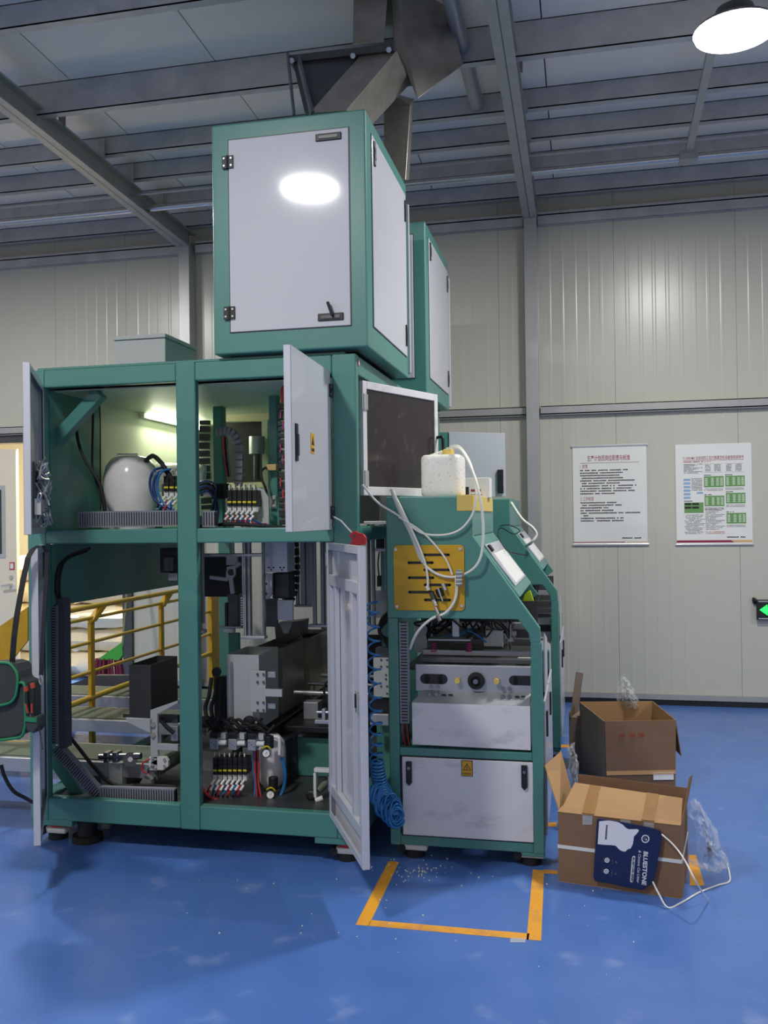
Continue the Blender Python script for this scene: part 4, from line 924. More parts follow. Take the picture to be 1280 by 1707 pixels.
# left compartment bucket holder
bh = thing('bucket_holder', 'pale grey holder frame gripping the black bucket in the left compartment', 'holder', W(262, 1285, 4.0))
M().rb(250, 1184, 263, 1284, 3.99, .02).obj('upright', 'grey_paint', bh, .003)
M().hull([W(a, b, 3.99)+Vector((0, d, 0)) for a, b in ((250, 1184), (263, 1184), (296, 1168), (296, 1172), (263, 1190)) for d in (0, .02)]).obj('top_arm', 'grey_paint', bh, .002)
M().hull([W(a, b, 3.97)+Vector((0, d, 0)) for a, b in ((209, 1197), (250, 1199), (250, 1222), (234, 1214), (212, 1204)) for d in (0, .015)]).obj('side_arm', 'grey_paint', bh, .002)
M().rb(262, 1240, 296, 1252, 3.99, .02).obj('cross_arm', 'grey_paint', bh, .002)
M().hull([W(a, b, 3.99)+Vector((0, d, 0)) for a, b in ((248, 1262), (276, 1262), (280, 1268), (280, 1278), (272, 1284), (248, 1284)) for d in (0, .02)]).obj('foot_plate', 'fit_white', bh, .002)
M().rb(264, 1192, 296, 1206, 4.05, .03).obj('inner_plate', 'dark_steel', bh)
for px, py in ((255, 1208), (255, 1225), (254, 1264), (254, 1275), (274, 1266), (274, 1277)): M().cyl(W(px, py, 3.98), W(px, py, 3.995), .012 if py < 1240 else .007, 10).obj('bolt', 'steel', bh, smooth=40)
M().tube([W(268, 1200, 4.03), W(278, 1212, 4.0), W(290, 1222, 4.0)], .010, 8, 4).obj('hose', 'rubber', bh, smooth=60)
M().rb(284, 1210, 296, 1236, 4.02, .03).obj('air_cylinder', 'alu', bh, .004)
hd = thing('conveyor_drive', 'greasy roller drive block at the end of the front conveyor', 'drive', W(200, 1280, 3.98))
M().cyl(W(166, 1262, 3.98), W(235, 1260, 3.98), .016, 12).obj('shaft', 'steel', hd, smooth=40)
for px in (176, 191): M().rb(px-5, 1254, px+5, 1272, 3.965, .05).obj('bearing_block', 'steel', hd, .005)
M().cyl(W(217, 1266, 3.96), W(217, 1266, 4.0), .034, 18).obj('pulley', 'dark_steel', hd, smooth=40); M().cyl(W(217, 1266, 3.955), W(217, 1266, 3.962), .012, 10).obj('pulley_bolt', 'zinc', hd)
M().rb(181, 1272, 203, 1315, 4.0, .05).obj('stand', 'grey_paint', hd, .003)
M().hull([W(a, b, 3.98)+Vector((0, d, 0)) for a, b in ((231, 1308), (243, 1291), (252, 1300), (252, 1310)) for d in (0, .03)]).obj('gusset', 'alu', hd)
cable('black cable loop hanging at the top of the lower left compartment', [W(150, 914, 3.86), W(118, 925, 3.86), W(100, 942, 3.86), W(94, 965, 3.85), W(94, 990, 3.85), W(104, 1003, 3.85)], .007)
cable('second black cable loop at the top of the lower left compartment', [W(146, 918, 3.88), W(112, 932, 3.87), W(101, 955, 3.87), W(99, 985, 3.86), W(102, 1001, 3.86)], .006)
cable('black cable bundle lying along the slanted duct', [W(105, 1215, 3.93), W(130, 1245, 3.93), W(158, 1280, 3.93), W(190, 1308, 3.93), W(240, 1309, 3.93), W(294, 1312, 3.93)], .009)
cable('red and white lead looping at the holder foot', [W(250, 1265, 3.96), W(238, 1272, 3.95), W(237, 1284, 3.95), W(246, 1290, 3.96)], .004, 'hose_red')
av = thing('actuator_block', 'dark valve block hanging under the deck in the lower left compartment', 'valve block', W(282, 940, 4.1))
M().rb(266, 914, 295, 955, 4.1, .1).obj('block', 'black', av, .005); M().rb(272, 928, 288, 952, 4.06, .05).obj('solenoid', 'dark_steel', av, .004); M().rb(280, 955, 295, 968, 4.1, .06).obj('plate', 'alu', av, .003)
# pneumatics at the bottom of the right compartment
for i, px in enumerate((356, 387, 419)):
    t = thing('solenoid_valve', ('leftmost', 'middle', 'rightmost')[i]+' grey solenoid valve above the long manifold', 'valve', W(px, 1250, 3.98), 'solenoid valves in a row')
    M().rb(px-7, 1231+i, px+7, 1250+i, 3.98, .05).obj('body', 'alu', t, .003); M().rb(px-7, 1221+i, px+7, 1231+i, 3.985, .045).obj('coil', 'black', t, .003)
    M().cyl(W(px+8, 1238+i, 4.0), W(px+22, 1238+i, 4.0), .013, 10).obj('union', 'fit_white', t, smooth=40); M().rb(px+9, 1222+i, px+20, 1232+i, 4.02, .03).obj('tag', 'white_paint', t)
    for k in range(3): M().box(W(px-5+k*4, 1240, 3.979).x, W(px-3+k*4, 1240, 3.979).x, 3.979, 3.981, W(px, 1238+k*3, 3.979).z-.004, W(px, 1238+k*3, 3.979).z).obj('print', 'ink_grey', t)
at_ = thing('air_tank', 'white upright air tank with two gauges in the lower right compartment', 'tank', W(445, 1340, 4.1))
c = W(447, 1282, 4.12); zt3 = W(447, 1228, 4.12).z; zb3 = .206
R_ = (W(470, 1280, 4.12).x-W(424, 1280, 4.12).x)/2
M().lathe([(R_*.6, 0), (R_*.9, .03), (R_, .07), (R_, zt3-zb3-.07), (R_*.9, zt3-zb3-.03), (R_*.5, zt3-zb3)], (c.x, 4.17, zb3), 28).obj('shell', 'tank', at_, smooth=50)
for px, py in ((443.5, 1256), (450.5, 1325)):
    rg = M().cyl(W(px+5, py-9, 4.02), W(px+5, py-30, 4.02), .022, 14).obj('regulator', 'black', at_, .003, smooth=40)
    M().cyl(W(px, py, 3.985), W(px, py, 4.01), .021, 20).obj('gauge_case', 'black', at_, smooth=40)
    M().cyl(W(px, py, 3.983), W(px, py, 3.986), .0165, 20).obj('gauge_face', 'gauge', at_)
    M().beam(W(px-2, py+2, 3.9815), W(px+2, py-3, 3.9815), .0015, .001).obj('needle', 'ink_black', at_)
    M().tube([W(px-6, py-9, 4.0), W(px+2, py-12, 3.99), W(px+8, py-7, 4.0)], .004, 6, 4).obj('yellow_ring', 'yellow_print', at_)
M().tube([W(452, 1228, 4.03), W(463, 1229, 4.03), W(466, 1235, 4.03), W(466, 1258, 4.03)], .009, 8, 5).obj('elbow_pipe', 'fit_white', at_, smooth=60)
for i in range(2): M().tube([W(468+i*3, 1262, 4.05), W(474+i*2, 1290, 4.05), W(470+i*2, 1318, 4.05), W(456, 1338, 4.02), W(430, 1340, 4.0)], .006, 7, 6).obj('hose', 'hose_blue', at_, smooth=60)
for i, mt in enumerate(('hose_blue', 'hose_red', 'rubber', 'hose_red')): M().tube([W(424+i*2, 1250, 4.04), W(422+i*3, 1280, 4.03), W(425+i*2, 1305, 4.02), W(424+i*4, 1332, 4.0)], .005, 7, 6).obj('hose', mt, at_, smooth=60)
for i in range(4): cable(('lowest', 'second', 'third', 'topmost')[i]+' cable of the bundle along the bottom of the lower right compartment', [W(330, 1318-i*6, 3.93+i*.01), W(350, 1335-i*2, 3.93), W(400, 1345-i*2, 3.92+i*.01), W(460, 1347-i*2, 3.93), W(520, 1350-i*2, 3.94), W(556, 1352-i*2, 3.95)], .007, ('rubber', 'hose_dkblue', 'rubber', 'hose_red')[i])
for k in range(2): M_ = None
cc = thing('cable_cluster', 'tangle of black connectors on top of the solenoid valves', 'cables', W(390, 1210, 4.1))
for i in range(14):
    x = 334+i*7; p = W(x, 1208+rn.uniform(-6, 6), 4.05)
    M().tube([p, p+Vector((.03, -.01, rn.uniform(.0, .03))), p+Vector((.06, 0, rn.uniform(-.03, .01))), p+Vector((.09, .02, rn.uniform(-.04, .03)))], .008, 7, 4).obj('cable', 'rubber', cc, smooth=60)
for px, py, r in ((343, 1203, .03), (415, 1203, .028), (361, 1120, .022)): M().lathe([(r*.5, -.01), (r, -.008), (r, .008), (r*.5, .01)], W(px, py, 4.06), 16, 'y').obj('cable_reel', 'black', cc, smooth=40)
for x in (352, 362, 396): M().tube([W(x, 1130, 4.15), W(x-4, 1160, 4.12), W(x-10, 1180, 4.12), W(x-6, 1205, 4.1)], .010, 7, 5).obj('cable', 'rubber', cc, smooth=60)
M().rb(356, 1128, 376, 1200, 4.2, .05).obj('black_upright', 'black', cc, .005)
bk = thing('cylinder_bracket', 'white open bracket with a small cylinder beside the ribbed door', 'bracket', W(540, 1345, 3.98))
for x0, y0, x1, y1 in ((523, 1281, 557, 1289), (522, 1289, 527, 1330), (553, 1289, 558, 1345)): M().rb(x0, y0, x1, y1, 3.98, .03).obj('bar', 'fit_white', bk, .002)
M().cyl(W(530, 1318, 4.0), W(552, 1296, 4.05), .018, 12).obj('cylinder', 'belt', bk, smooth=40); M().lathe([(.015, -.01), (.025, -.005), (.025, .01), (.01, .012)], W(519, 1326, 3.99), 12, 'y').obj('knob', 'black', bk); M().cyl(W(526, 1335, 3.98), W(538, 1330, 3.99), .012, 10).obj('fitting', 'fit_white', bk)
b3 = thing('crossbar_slide', 'aluminium slide with round rod behind the ribbed door', 'slide', W(545, 1205, 4.1))
M().rb(524, 1200, 560, 1208, 4.1, .05).obj('base_bar', 'alu', b3, .003); M().rb(536, 1182, 542, 1202, 4.1, .03).obj('stop', 'alu', b3, .002); M().cyl(W(528, 1187, 4.11), W(575, 1188, 4.11), .007, 10).obj('rod', 'zinc', b3, smooth=40)
cable('black cable coil low beside the ribbed door', [W(548+8*math.cos(t*.9), 1150+14*math.sin(t*.9), 4.3+.004*t) for t in range(15)], .006)

# ------------------------------------------------------------------ gap between machine and sealing unit
gf = thing('lift_column', 'tall aluminium lift column seen between ribbed door and sealing unit', 'column', W(622, 1045, 4.35))
for x0, x1 in ((611, 616), (617.5, 624)): M().rb(x0, 872, x1, 1044, 4.35, .04).obj('profile', 'alu', gf, .003); M().rb((x0+x1)/2-.7, 872, (x0+x1)/2+.7, 1044, 4.349, .002).obj('profile_slot', 'black', gf)
M().rb(606, 869, 644, 874, 4.33, .06).obj('cap', 'alu', gf, .002); M().rb(624, 914, 643, 919, 4.36, .04).obj('cross_bar', 'alu', gf, .002); M().rb(640, 874, 643, 985, 4.36, .03).obj('profile', 'alu', gf, .002)
M().rb(612, 1043, 632, 1048, 4.33, .06).obj('foot', 'alu', gf, .002); M().rb(626, 876, 641, 914, 4.5, .03).obj('motor', 'black', gf, .004); M().rb(628, 960, 634, 978, 4.38, .03).obj('sensor', 'black', gf, .003); M().rb(624, 985, 644, 1030, 4.5, .02).obj('plate', 'grey_paint', gf)
M().tube([W(632, 920, 4.38), W(630, 940, 4.37), W(632, 962, 4.38)], .004, 6, 4).obj('lead', 'rubber', gf)
hp2 = thing('bolted_plate', 'white bolted plate behind the blue coiled hose', 'plate', W(637, 1165, 4.35))
M().rb(622, 1096, 650, 1163, 4.35, .012).obj('plate', 'grey_paint', hp2, .002)
for px, py in ((635, 1100), (645, 1100), (635, 1111), (645, 1111), (635, 1144), (645, 1144), (643, 1125), (643, 1132), (645, 1156)): M().cyl(W(px, py, 4.345), W(px, py, 4.352), .005, 8).obj('bolt', 'dark_steel', hp2)
M().rb(625, 1080, 648, 1096, 4.36, .06).obj('block', 'dark_steel', hp2, .004); M().rb(618, 1163, 650, 1190, 4.38, .06).obj('motor', 'black', hp2, .006); M().rb(616, 1190, 648, 1210, 4.34, .03).obj('rail', 'alu', hp2, .003)
for i in range(4): M().tube([W(648, 1020+i*4, 4.3), W(636-i, 1032+i*6, 4.28), W(632+i*2, 1055+i*3, 4.28), W(648, 1066+i*4, 4.3)], .007, 7, 5).obj('cable', 'rubber', hp2, smooth=60)
M().box(-1.04, -.86, 4.5, 4.52, .12, .62).obj('teal_skirt', 'teal', hp2)
cpts = []
ax = [(620, 1005), (622, 1060), (624, 1120), (626, 1180), (627, 1230), (628, 1270), (632, 1300), (640, 1320), (648, 1336), (656, 1350)]
P = [W(a, b, 3.84) for a, b in ax]
m = M(); tot = 520; turns = 44
def cr(P, u):
    n = len(P)-1; i = min(int(u*n), n-1); t = u*n-i
    a, b, c, d = P[max(i-1, 0)], P[i], P[i+1], P[min(i+2, n)]
    return .5*((2*b)+(c-a)*t+(2*a-5*b+4*c-d)*t*t+(3*b-a-3*c+d)*t**3)
ph = 0; pts = []
for i in range(tot+1):
    u = i/tot; ph += (.28 if u < .55 else .62)
    c = cr(P, u); r = .027+.02*max(0, u-.45)
    pts.append(c+Vector((math.cos(ph)*r, math.sin(ph)*r, .25*math.sin(ph)*r)))
m.tube(pts, .0048, 6, 1)
o = m.obj('coiled_hose', 'hose_blue', None, smooth=60); tag(o, 'blue spiral air hose hanging between ribbed door and sealing unit', 'hose')
m = M(); pts = []; rc_ = random.Random(21)
for i in range(30*22):
    k = i/(30*22); t = 2*math.pi*i/22; lp = i//22; rl = random.Random(lp)
    c = W(628+34*k+rl.uniform(-7, 7), 1318+48*k+rl.uniform(-5, 5), 3.80)
    tl_ = rl.uniform(-.5, .6); r = .045*rl.uniform(.8, 1.1)
    pts.append(c+Vector((math.cos(t)*r*(.55+.3*tl_), math.cos(t)*r*.5+.03*rl.uniform(-1, 1)*0, math.sin(t)*r)))
m.tube(pts, .0048, 6, 1); o = m.obj('coiled_hose', 'hose_blue', None, smooth=60); tag(o, 'bunched end of the blue spiral hose by the lower door corner', 'hose')
ag = thing('air_gun', 'red air gun with thin nozzle hooked on the white door top', 'air gun', W(598, 905, 3.62))
gp_ = [W(a, b, 3.61) for a, b in ((582, 893), (585, 888), (591, 885), (597, 888), (605, 890), (610, 896), (609, 908), (594, 909), (590, 914), (586, 922), (583, 919), (586, 908), (586, 899))]
M().prism([(q.x, q.z) for q in gp_], 3.61, 3.63).obj('body', 'red', ag, .003)
M().cyl(W(591, 894, 3.607), W(591, 894, 3.612), .006, 10).obj('pivot_pin', 'dark_steel', ag)
M().tube([W(587, 903, 3.625), W(584, 915, 3.62), W(580, 926, 3.61), W(575, 932, 3.61)], .006, 8, 4).obj('trigger', 'red', ag, smooth=60)
M().cyl(W(588, 890, 3.63), W(568, 868, 3.66), .0035, 8).cyl(W(568, 868, 3.66), W(557, 862, 3.68), .0035, 8).obj('nozzle', 'fit_white', ag)
# ------------------------------------------------------------------ posters and exit sign on the back wall
PY = WY-.006
def poster(px0, px1, py0, py1, label, gap):
    a, b = W(px0, py0, PY), W(px1, py1, PY)
    t = thing('wall_poster', label, 'poster', ((a.x+b.x)/2, PY, b.z))
    M().box(a.x, b.x, PY-.004, PY+.002, b.z, a.z).obj('sheet', 'paper', t)
    return t, a.x, b.x, b.z, a.z
rp = random.Random(5)
def print_lines(t, x0, z, w, h, mt, y=PY-.0048, cell=None):
    """one illegible printed line: a row of small character blocks"""
    cell = cell or h*1.12; m = M(); x = x0
    while x < x0+w:
        if rp.random() > .10:
            m.box(x, x+cell*.82, y, y+.0006, z+h*rp.uniform(0, .15), z+h*rp.uniform(.82, 1))
        x += cell
    o = m.obj('print_line', mt, t); return o
t, x0, x1, z0, z1 = poster(954, 1079.5, 744, 907, 'white duty poster with crimson heading and black lines, nearer the column', 0)
w, h = x1-x0, z1-z0
for zz in (z1-.004, z0-.004): M().box(x0-.012, x1+.012, PY-.012, PY-.0045, zz-.006, zz+.010).obj('clip_rail', 'zinc', t, .002)
text('生产计划员岗位职责与标准', .05, 'ink_crimson', t, at(x0+w*.2, PY-.0046, z1-h*.152), 'heading', wid=w*.58, bold=.0004)
M().box(x0+w*.10, x0+w*.90, PY-.0048, PY-.004, z1-h*.178, z1-h*.174).obj('heading_rule', 'ink_grey', t)
text('1. 职责', .036, 'ink_wine', t, at(x0+w*.10, PY-.0046, z1-h*.228), 'section_heading', wid=w*.105)
text('2. 工作标准', .036, 'ink_wine', t, at(x0+w*.10, PY-.0046, z1-h*.555), 'section_heading', wid=w*.18)
for i, L_ in enumerate((.65, .57, .53, .58, .74, .53, .76, .69, .73, .46)): print_lines(t, x0+w*.10, z1-h*(.258+i*.0262), w*L_, .0115, 'ink_black')
for i, L_ in enumerate((.49, .56, .36, .43, .80, .06, .57, .57)): print_lines(t, x0+w*(.10 if i != 5 else .14), z1-h*(.585+i*.0262), w*L_, .0115, 'ink_black')
print_lines(t, x0+w*.66, z0+h*.055, w*.24, .012, 'ink_black')
M().box(x0+w*.0, x0+w*.70, PY-.0048, PY-.004, z0+h*.018, z0+h*.026).obj('footer_band', 'ink_wine', t)
M().box(x0+w*.72, x1, PY-.0048, PY-.004, z0+h*.018, z0+h*.026).obj('footer_band', 'ink_tan', t)
t, x0, x1, z0, z1 = poster(1125, 1254.5, 741.5, 906, 'white machine instruction poster with green tables and crimson footer, farther right', 0)
w, h = x1-x0, z1-z0
M().box(x0-.008, x1+.008, PY-.010, PY-.0045, z0-.012, z0+.0).obj('clip_rail', 'zinc', t, .002)
text('T-1000-M3 全自动四工位六面真空机设备使用说明书', .03, 'ink_crimson', t, at(x0+w*.10, PY-.0046, z1-h*.153), 'heading', wid=w*.80, bold=.00015)
M().box(x0+w*.10, x0+w*.90, PY-.0048, PY-.004, z1-h*.166, z1-h*.162).obj('heading_rule', 'ink_crimson', t)
def blk(u0, u1, v0, v1, mt, nm='table', y=PY-.0047): return M().box(x0+w*u0, x0+w*u1, y, y+.0006, z1-h*v1, z1-h*v0).obj(nm, mt, t)
print_lines(t, x0+w*.105, z1-h*.183, w*.36, .008, 'ink_crimson')
for i in range(8): print_lines(t, x0+w*.11, z1-h*(.205+i*.0125), w*(.25-.06*(i % 3)), .006, 'ink_grey')
for u0, u1 in ((.375, .625), (.65, .9)):
    for v in (.20, .285): blk(u0, u1, v, v+.002, 'ink_grey', 'table_line')
    for i in range(6): print_lines(t, x0+w*(u0+.02), z1-h*(.215+i*.012), w*.06, .006, 'ink_grey'); print_lines(t, x0+w*(u0+.14), z1-h*(.215+i*.012), w*.08, .006, 'ink_grey')
for i in range(6):
    blk(.105, .195, .345+i*.036, .368+i*.036, 'ink_blue', 'flow_box'); 
for i in range(9): print_lines(t, x0+w*.21, z1-h*(.35+i*.0145), w*.14, .006, 'ink_grey')
blk(.28, .36, .48, .50, 'ink_blue', 'flow_box')
for u0, u1, v0, v1 in ((.375, .635, .325, .435), (.655, .91, .325, .43), (.38, .64, .52, .625), (.66, .915, .495, .60), (.665, .92, .695, .80)):
    blk(u0, u1, v0, v1, 'ink_green')
    for c_ in (.05, .36, .62, .82):
        for r_ in range(5): blk(u0+(u1-u0)*c_, u0+(u1-u0)*(c_+.14), v0+(v1-v0)*(.16+r_*.15), v0+(v1-v0)*(.16+r_*.15+.09), 'ink_pale', 'table_cell', PY-.0053)
    print_lines(t, x0+w*u0, z1-h*(v0-.006), w*.09, .008, 'ink_black')
    for i in range(2): print_lines(t, x0+w*u0, z1-h*(v1+.02+i*.014), w*.24, .005, 'ink_grey')
blk(.11, .365, .585, .69, 'ink_green')
for u0, v0 in ((.115, .59), (.215, .59), (.115, .625), (.215, .625)): blk(u0, u0+.09, v0, v0+.022, 'ink_black', 'table_cell', PY-.0053)
print_lines(t, x0+w*.11, z1-h*.575, w*.12, .008, 'ink_black')
for i in range(14): print_lines(t, x0+w*(.11+.01*(i % 4)), z1-h*(.715+i*.0142), w*(.25-.03*(i % 3)), .0055, 'ink_grey')
for i in range(15): print_lines(t, x0+w*.39, z1-h*(.655+i*.0145), w*(.25-.04*(i % 4)), .0055, 'ink_grey')
for i in range(2): print_lines(t, x0+w*.39, z1-h*(.885+i*.0145), w*.25, .0055, 'ink_stamp')
print_lines(t, x0+w*.67, z0+h*.058, w*.24, .011, 'ink_black')
M().prism([(x0+.002, z0+h*.013), (x0+w*.76, z0+h*.013), (x0+w*.72, z0+h*.036), (x0+.002, z0+h*.036)], PY-.0048, PY-.004).obj('footer_band', 'ink_wine', t)
M().prism([(x0+w*.76, z0+h*.013), (x1-.002, z0+h*.013), (x1-.002, z0+h*.036), (x0+w*.725, z0+h*.036)], PY-.0048, PY-.004).obj('footer_band', 'ink_tan', t)
ex = thing('exit_sign', 'black exit sign with glowing green arrow at the right edge', 'sign', W(1275, 1034, WY-.04))
a, b = W(1261.5, 1000, WY-.05), W(1330, 1034, WY-.05)
M().box(a.x, b.x, WY-.05, WY-.012, b.z, a.z).obj('case', 'black', ex, .004)
for zz in (a.z-.012, b.z+.010): M().box(a.x+.01, b.x, WY-.052, WY-.05, zz-.004, zz+.004).obj('edge_strip', 'zinc', ex)
zc3 = (a.z+b.z)/2
M().prism([(a.x+.018, zc3), (a.x+.075, zc3+.042), (a.x+.075, zc3+.018), (a.x+.17, zc3+.018), (a.x+.17, zc3-.018), (a.x+.075, zc3-.018), (a.x+.075, zc3-.042)], WY-.0535, WY-.0505).obj('arrow', 'exit_glow', ex)
M().tube([W(1262, 1003, WY-.03), W(1256, 998, WY-.02), W(1258, 1006, WY-.01)], .012, 8, 4).obj('cable_gland', 'black', ex)

# ------------------------------------------------------------------ floor tape
TH = .0008
ft = thing('floor_marking', 'yellow tape outline on the blue floor before the sealing unit', 'floor tape', (-.5, 3.5, 0))
M().hull([(x, y, z) for x, y in ((-.838, 3.235), (-.788, 3.235), (-.80, 3.86), (-.847, 3.86)) for z in (.0002, TH)]).obj('tape_strip', 'floor_tape', ft)
M().box(-.79, -.205, 3.235, 3.283, .0002, TH).obj('tape_strip', 'floor_tape', ft)
M().hull([(x, y, z) for x, y in ((-.212, 3.235), (-.161, 3.235), (-.176, 3.88), (-.224, 3.88)) for z in (.0002, TH)]).obj('tape_strip', 'floor_tape', ft)
for lab, q in (('short yellow tape strip between sealing unit and front carton', ((906, 1449), (930, 1451), (930, 1457), (906, 1456))), ('yellow tape patch behind the right corner of the front carton', ((1148, 1425), (1160, 1425), (1174, 1476), (1150, 1476))),
               ('thin yellow tape strip left of the front carton', ((905, 1371), (928, 1371), (928, 1378), (905, 1377))), ('faint yellow tape strip farther back by the cartons', ((915, 1241), (950, 1241), (950, 1246), (915, 1246)))):
    tag(M().hull([WZ(x, y, z) for x, y in q for z in (.0002, TH)]).obj('floor_marking', 'floor_tape'), lab, 'floor tape')
m = M(); rg = random.Random(9)
for i in range(110):
    if i < 75: x, y = rg.gauss(-.70, .09), rg.gauss(3.78, .07)
    else: x, y = rg.uniform(-1.6, .2), rg.uniform(3.0, 3.75)
    s = rg.uniform(.0012, .0028); m.box(x-s, x+s, y-s, y+s, .001, .001+s*1.6)
o = m.obj('spilled_granules', 'fit_white'); tag(o, 'white litter granules scattered on the floor by the tape', 'granules'); o['kind'] = 'stuff'
o = M().hull([WZ(x, y, z) for x, y in ((851, 1563), (876, 1563), (876, 1571), (850, 1571)) for z in (.0004, .0016)]).obj('film_scrap', 'film'); tag(o, 'clear film scrap lying at the yellow tape corner', 'film')

# ------------------------------------------------------------------ cartons
def carton_xf(p, ang): return Matrix.Translation(p) @ Matrix.Rotation(ang, 4, 'Z')
o0 = Vector((-.113, 3.775, 0)); o1 = Vector((.362, 3.69, 0)); ang = math.atan2(o1.y-o0.y, o1.x-o0.x); bw = (o1-o0).length; bd, bh_ = .34, .285
X1_ = carton_xf(o0, ang); b1 = thing('cardboard_carton', 'open brown carton in front with navy pouch and white strap', 'carton', o0+Vector((.2, .1, 0)), 'open cardboard cartons')
t_ = .005
M(X1_).box(0, bw, 0, t_, 0, bh_).obj('front_wall', 'card', b1, .003); M(X1_).box(0, bw, bd-t_, bd, 0, bh_).obj('back_wall', 'card_in', b1)
M(X1_).box(0, t_, t_, bd-t_, 0, bh_).obj('side_wall', 'card', b1); M(X1_).box(bw-t_, bw, t_, bd-t_, 0, bh_).obj('side_wall', 'card', b1); M(X1_).box(0, bw, 0, bd, 0, t_).obj('base', 'card_in', b1)
def flap(xf, a, b, c, d, mt, parent, name='flap'): return M(xf).slab([a, b, c, d], .004).obj(name, mt, parent)
fl = flap(X1_, (0.01, 0, bh_), (bw, 0, bh_), (bw-.005, .17, bh_+.055), (.04, .17, bh_+.075), 'card_in', b1)
M(X1_).slab([(.0, -.001, bh_-.002), (bw, -.001, bh_-.002), (bw, .025, bh_+.012), (.012, .025, bh_+.014)], .005).obj('fold_strip', 'card_in', fl)
for u in (.10, .335): M(X1_).slab([(u, -.001, bh_+.004), (u+.048, -.001, bh_+.004), (u+.05, .165, bh_+.074-.035*u), (u+.003, .165, bh_+.076-.035*u)], .0045).obj('tape', 'pack_tape', fl)
flap(X1_, (0.02, bd, bh_), (bw-.0, bd, bh_), (bw-.0, bd+.01, bh_+.05), (.02, bd+.01, bh_+.065), 'card', b1)
flap(X1_, (bw, .01, bh_-.0), (bw, bd-.02, bh_), (bw+.012, bd-.05, bh_+.11), (bw+.04, .04, bh_+.19), 'card', b1)
flap(X1_, (0, .02, bh_), (0, bd-.05, bh_), (-.055, bd+.0, bh_+.16), (-.09, .16, bh_+.14), 'card_in', b1)
for u in (.10, .25, .34): M(X1_).slab([(u, -.0005, bh_-.04), (u+.04, -.0005, bh_-.035), (u+.042, -.0005, bh_+.002), (u+.002, -.0005, bh_+.002)], .0015).obj('tape_end', 'film', b1)
M(X1_).box(-.002, bw+.002, -.003, 0, .138, .152).obj('strap', 'fit_white', b1); M(X1_).box(bw, bw+.003, -.003, bd, .138, .152).obj('strap', 'fit_white', b1)
# loose strap on the floor
m = M(); 
m.tube([W(1088, 1470, 3.66), W(1098, 1490, 3.62), WZ(1113, 1513, .004), WZ(1135, 1505, .004), WZ(1165, 1488, .004), WZ(1195, 1476, .004), WZ(1215, 1470, .004), WZ(1216, 1458, .006), WZ(1212, 1440, .02)], .0036, 6, 8); o = m.obj('packing_strap', 'fit_white', None, smooth=60); tag(o, 'loose white packing strap trailing on the floor beside the front carton', 'strap')
o = M().tube([W(1103, 1391, 3.68), W(1122, 1408, 3.64), W(1140, 1432, 3.58), W(1160, 1470, 3.52), WZ(1180, 1502, .006)], .0032, 6, 6).obj('packing_strap', 'fit_white', None, smooth=60); tag(o, 'thin white strap end bowing from the pouch to the floor', 'strap')
# navy pouch
nrm = Vector((math.sin(ang), -math.cos(ang), 0)); P0 = o0+nrm*.012
def PP(px, py, d=0):
    r = ray(px, py); k = (P0+nrm*d-EYE).dot(nrm)/r.dot(nrm); return EYE+r*k
po = thing('litter_pouch', 'navy printed pouch taped to the front of the open carton', 'pouch', PP(1040, 1475))
def ZP(x, y): return (980+x/9.143, 1350+y/9.143)
def pslab(pts, d0, d1, name, mt, **k):
    m = M(); A = [m.v(PP(*ZP(*q), d0)) for q in pts]; B = [m.v(PP(*ZP(*q), d1)) for q in pts]; n = len(pts); m.f(A); m.f(B[::-1])
    for i in range(n): m.f([A[i], B[i], B[(i+1)%n], A[(i+1)%n]])
    return m.obj(name, mt, po, **k)
pslab([(150, 128), (400, 160), (900, 255), (1095, 305), (1125, 350), (1090, 640), (1000, 1100), (830, 1222), (560, 1175), (330, 1120), (100, 1085), (80, 1000), (110, 540), (135, 160)], 0, .008, 'bag', 'navy', bevel=.003)
pslab([(170, 175), (300, 162), (380, 170), (460, 188), (525, 222), (570, 268), (610, 294), (680, 296), (745, 292), (775, 308), (770, 330), (735, 372), (698, 408), (694, 460), (680, 530), (650, 588), (600, 604), (575, 632), (545, 636), (500, 622), (460, 590), (425, 548), (360, 538), (230, 532), (148, 522)], .0078, .0084, 'cat_silhouette', 'ink_white')
pslab([(275, 228), (300, 230), (285, 455), (258, 452)], .0084, .0088, 'size_panel', 'ink_grey')
def ringp(cx, cy, r0, r1, name, mt, d=.0084, n=20):
    m = M(); R = []
    for rr_, dd in ((r0, d), (r1, d)): R.append([m.v(PP(*ZP(cx+rr_*math.cos(2*math.pi*i/n), cy+rr_*math.sin(2*math.pi*i/n)), dd)) for i in range(n)])
    for i in range(n): m.f([R[0][i], R[0][(i+1)%n], R[1][(i+1)%n], R[1][i]])
    o = m.obj(name, mt, po); return o
ringp(874, 442, 46, 62, 'emblem', 'ink_white'); ringp(868, 436, 4, 26, 'emblem', 'ink_grey'); ringp(885, 452, 0.5, 14, 'emblem', 'ink_white')
for cx_, cy_ in ((290, 768), (278, 936)): ringp(cx_, cy_, .5, 38, 'round_icon', 'ink_white'); ringp(cx_, cy_, 14, 22, 'round_icon', 'navy', .0088)
pslab([(405, 985), (418, 945), (442, 990)], .008, .0084, 'icon', 'ink_grey'); pslab([(410, 790), (430, 778), (448, 805), (425, 820)], .008, .0084, 'icon', 'ink_grey')
for x_, y_, l_ in ((238, 715, 90), (226, 890, 70), (374, 750, 80), (362, 905, 110)): pslab([(x_, y_), (x_+7, y_), (x_+3, y_+l_), (x_-4, y_+l_)], .008, .0084, 'icon_caption', 'ink_grey')
pslab([(690, 700), (722, 708), (718, 760), (690, 1080), (675, 1106), (645, 1098), (642, 1070), (670, 730)], .0078, .0084, 'series_badge', 'ink_white')
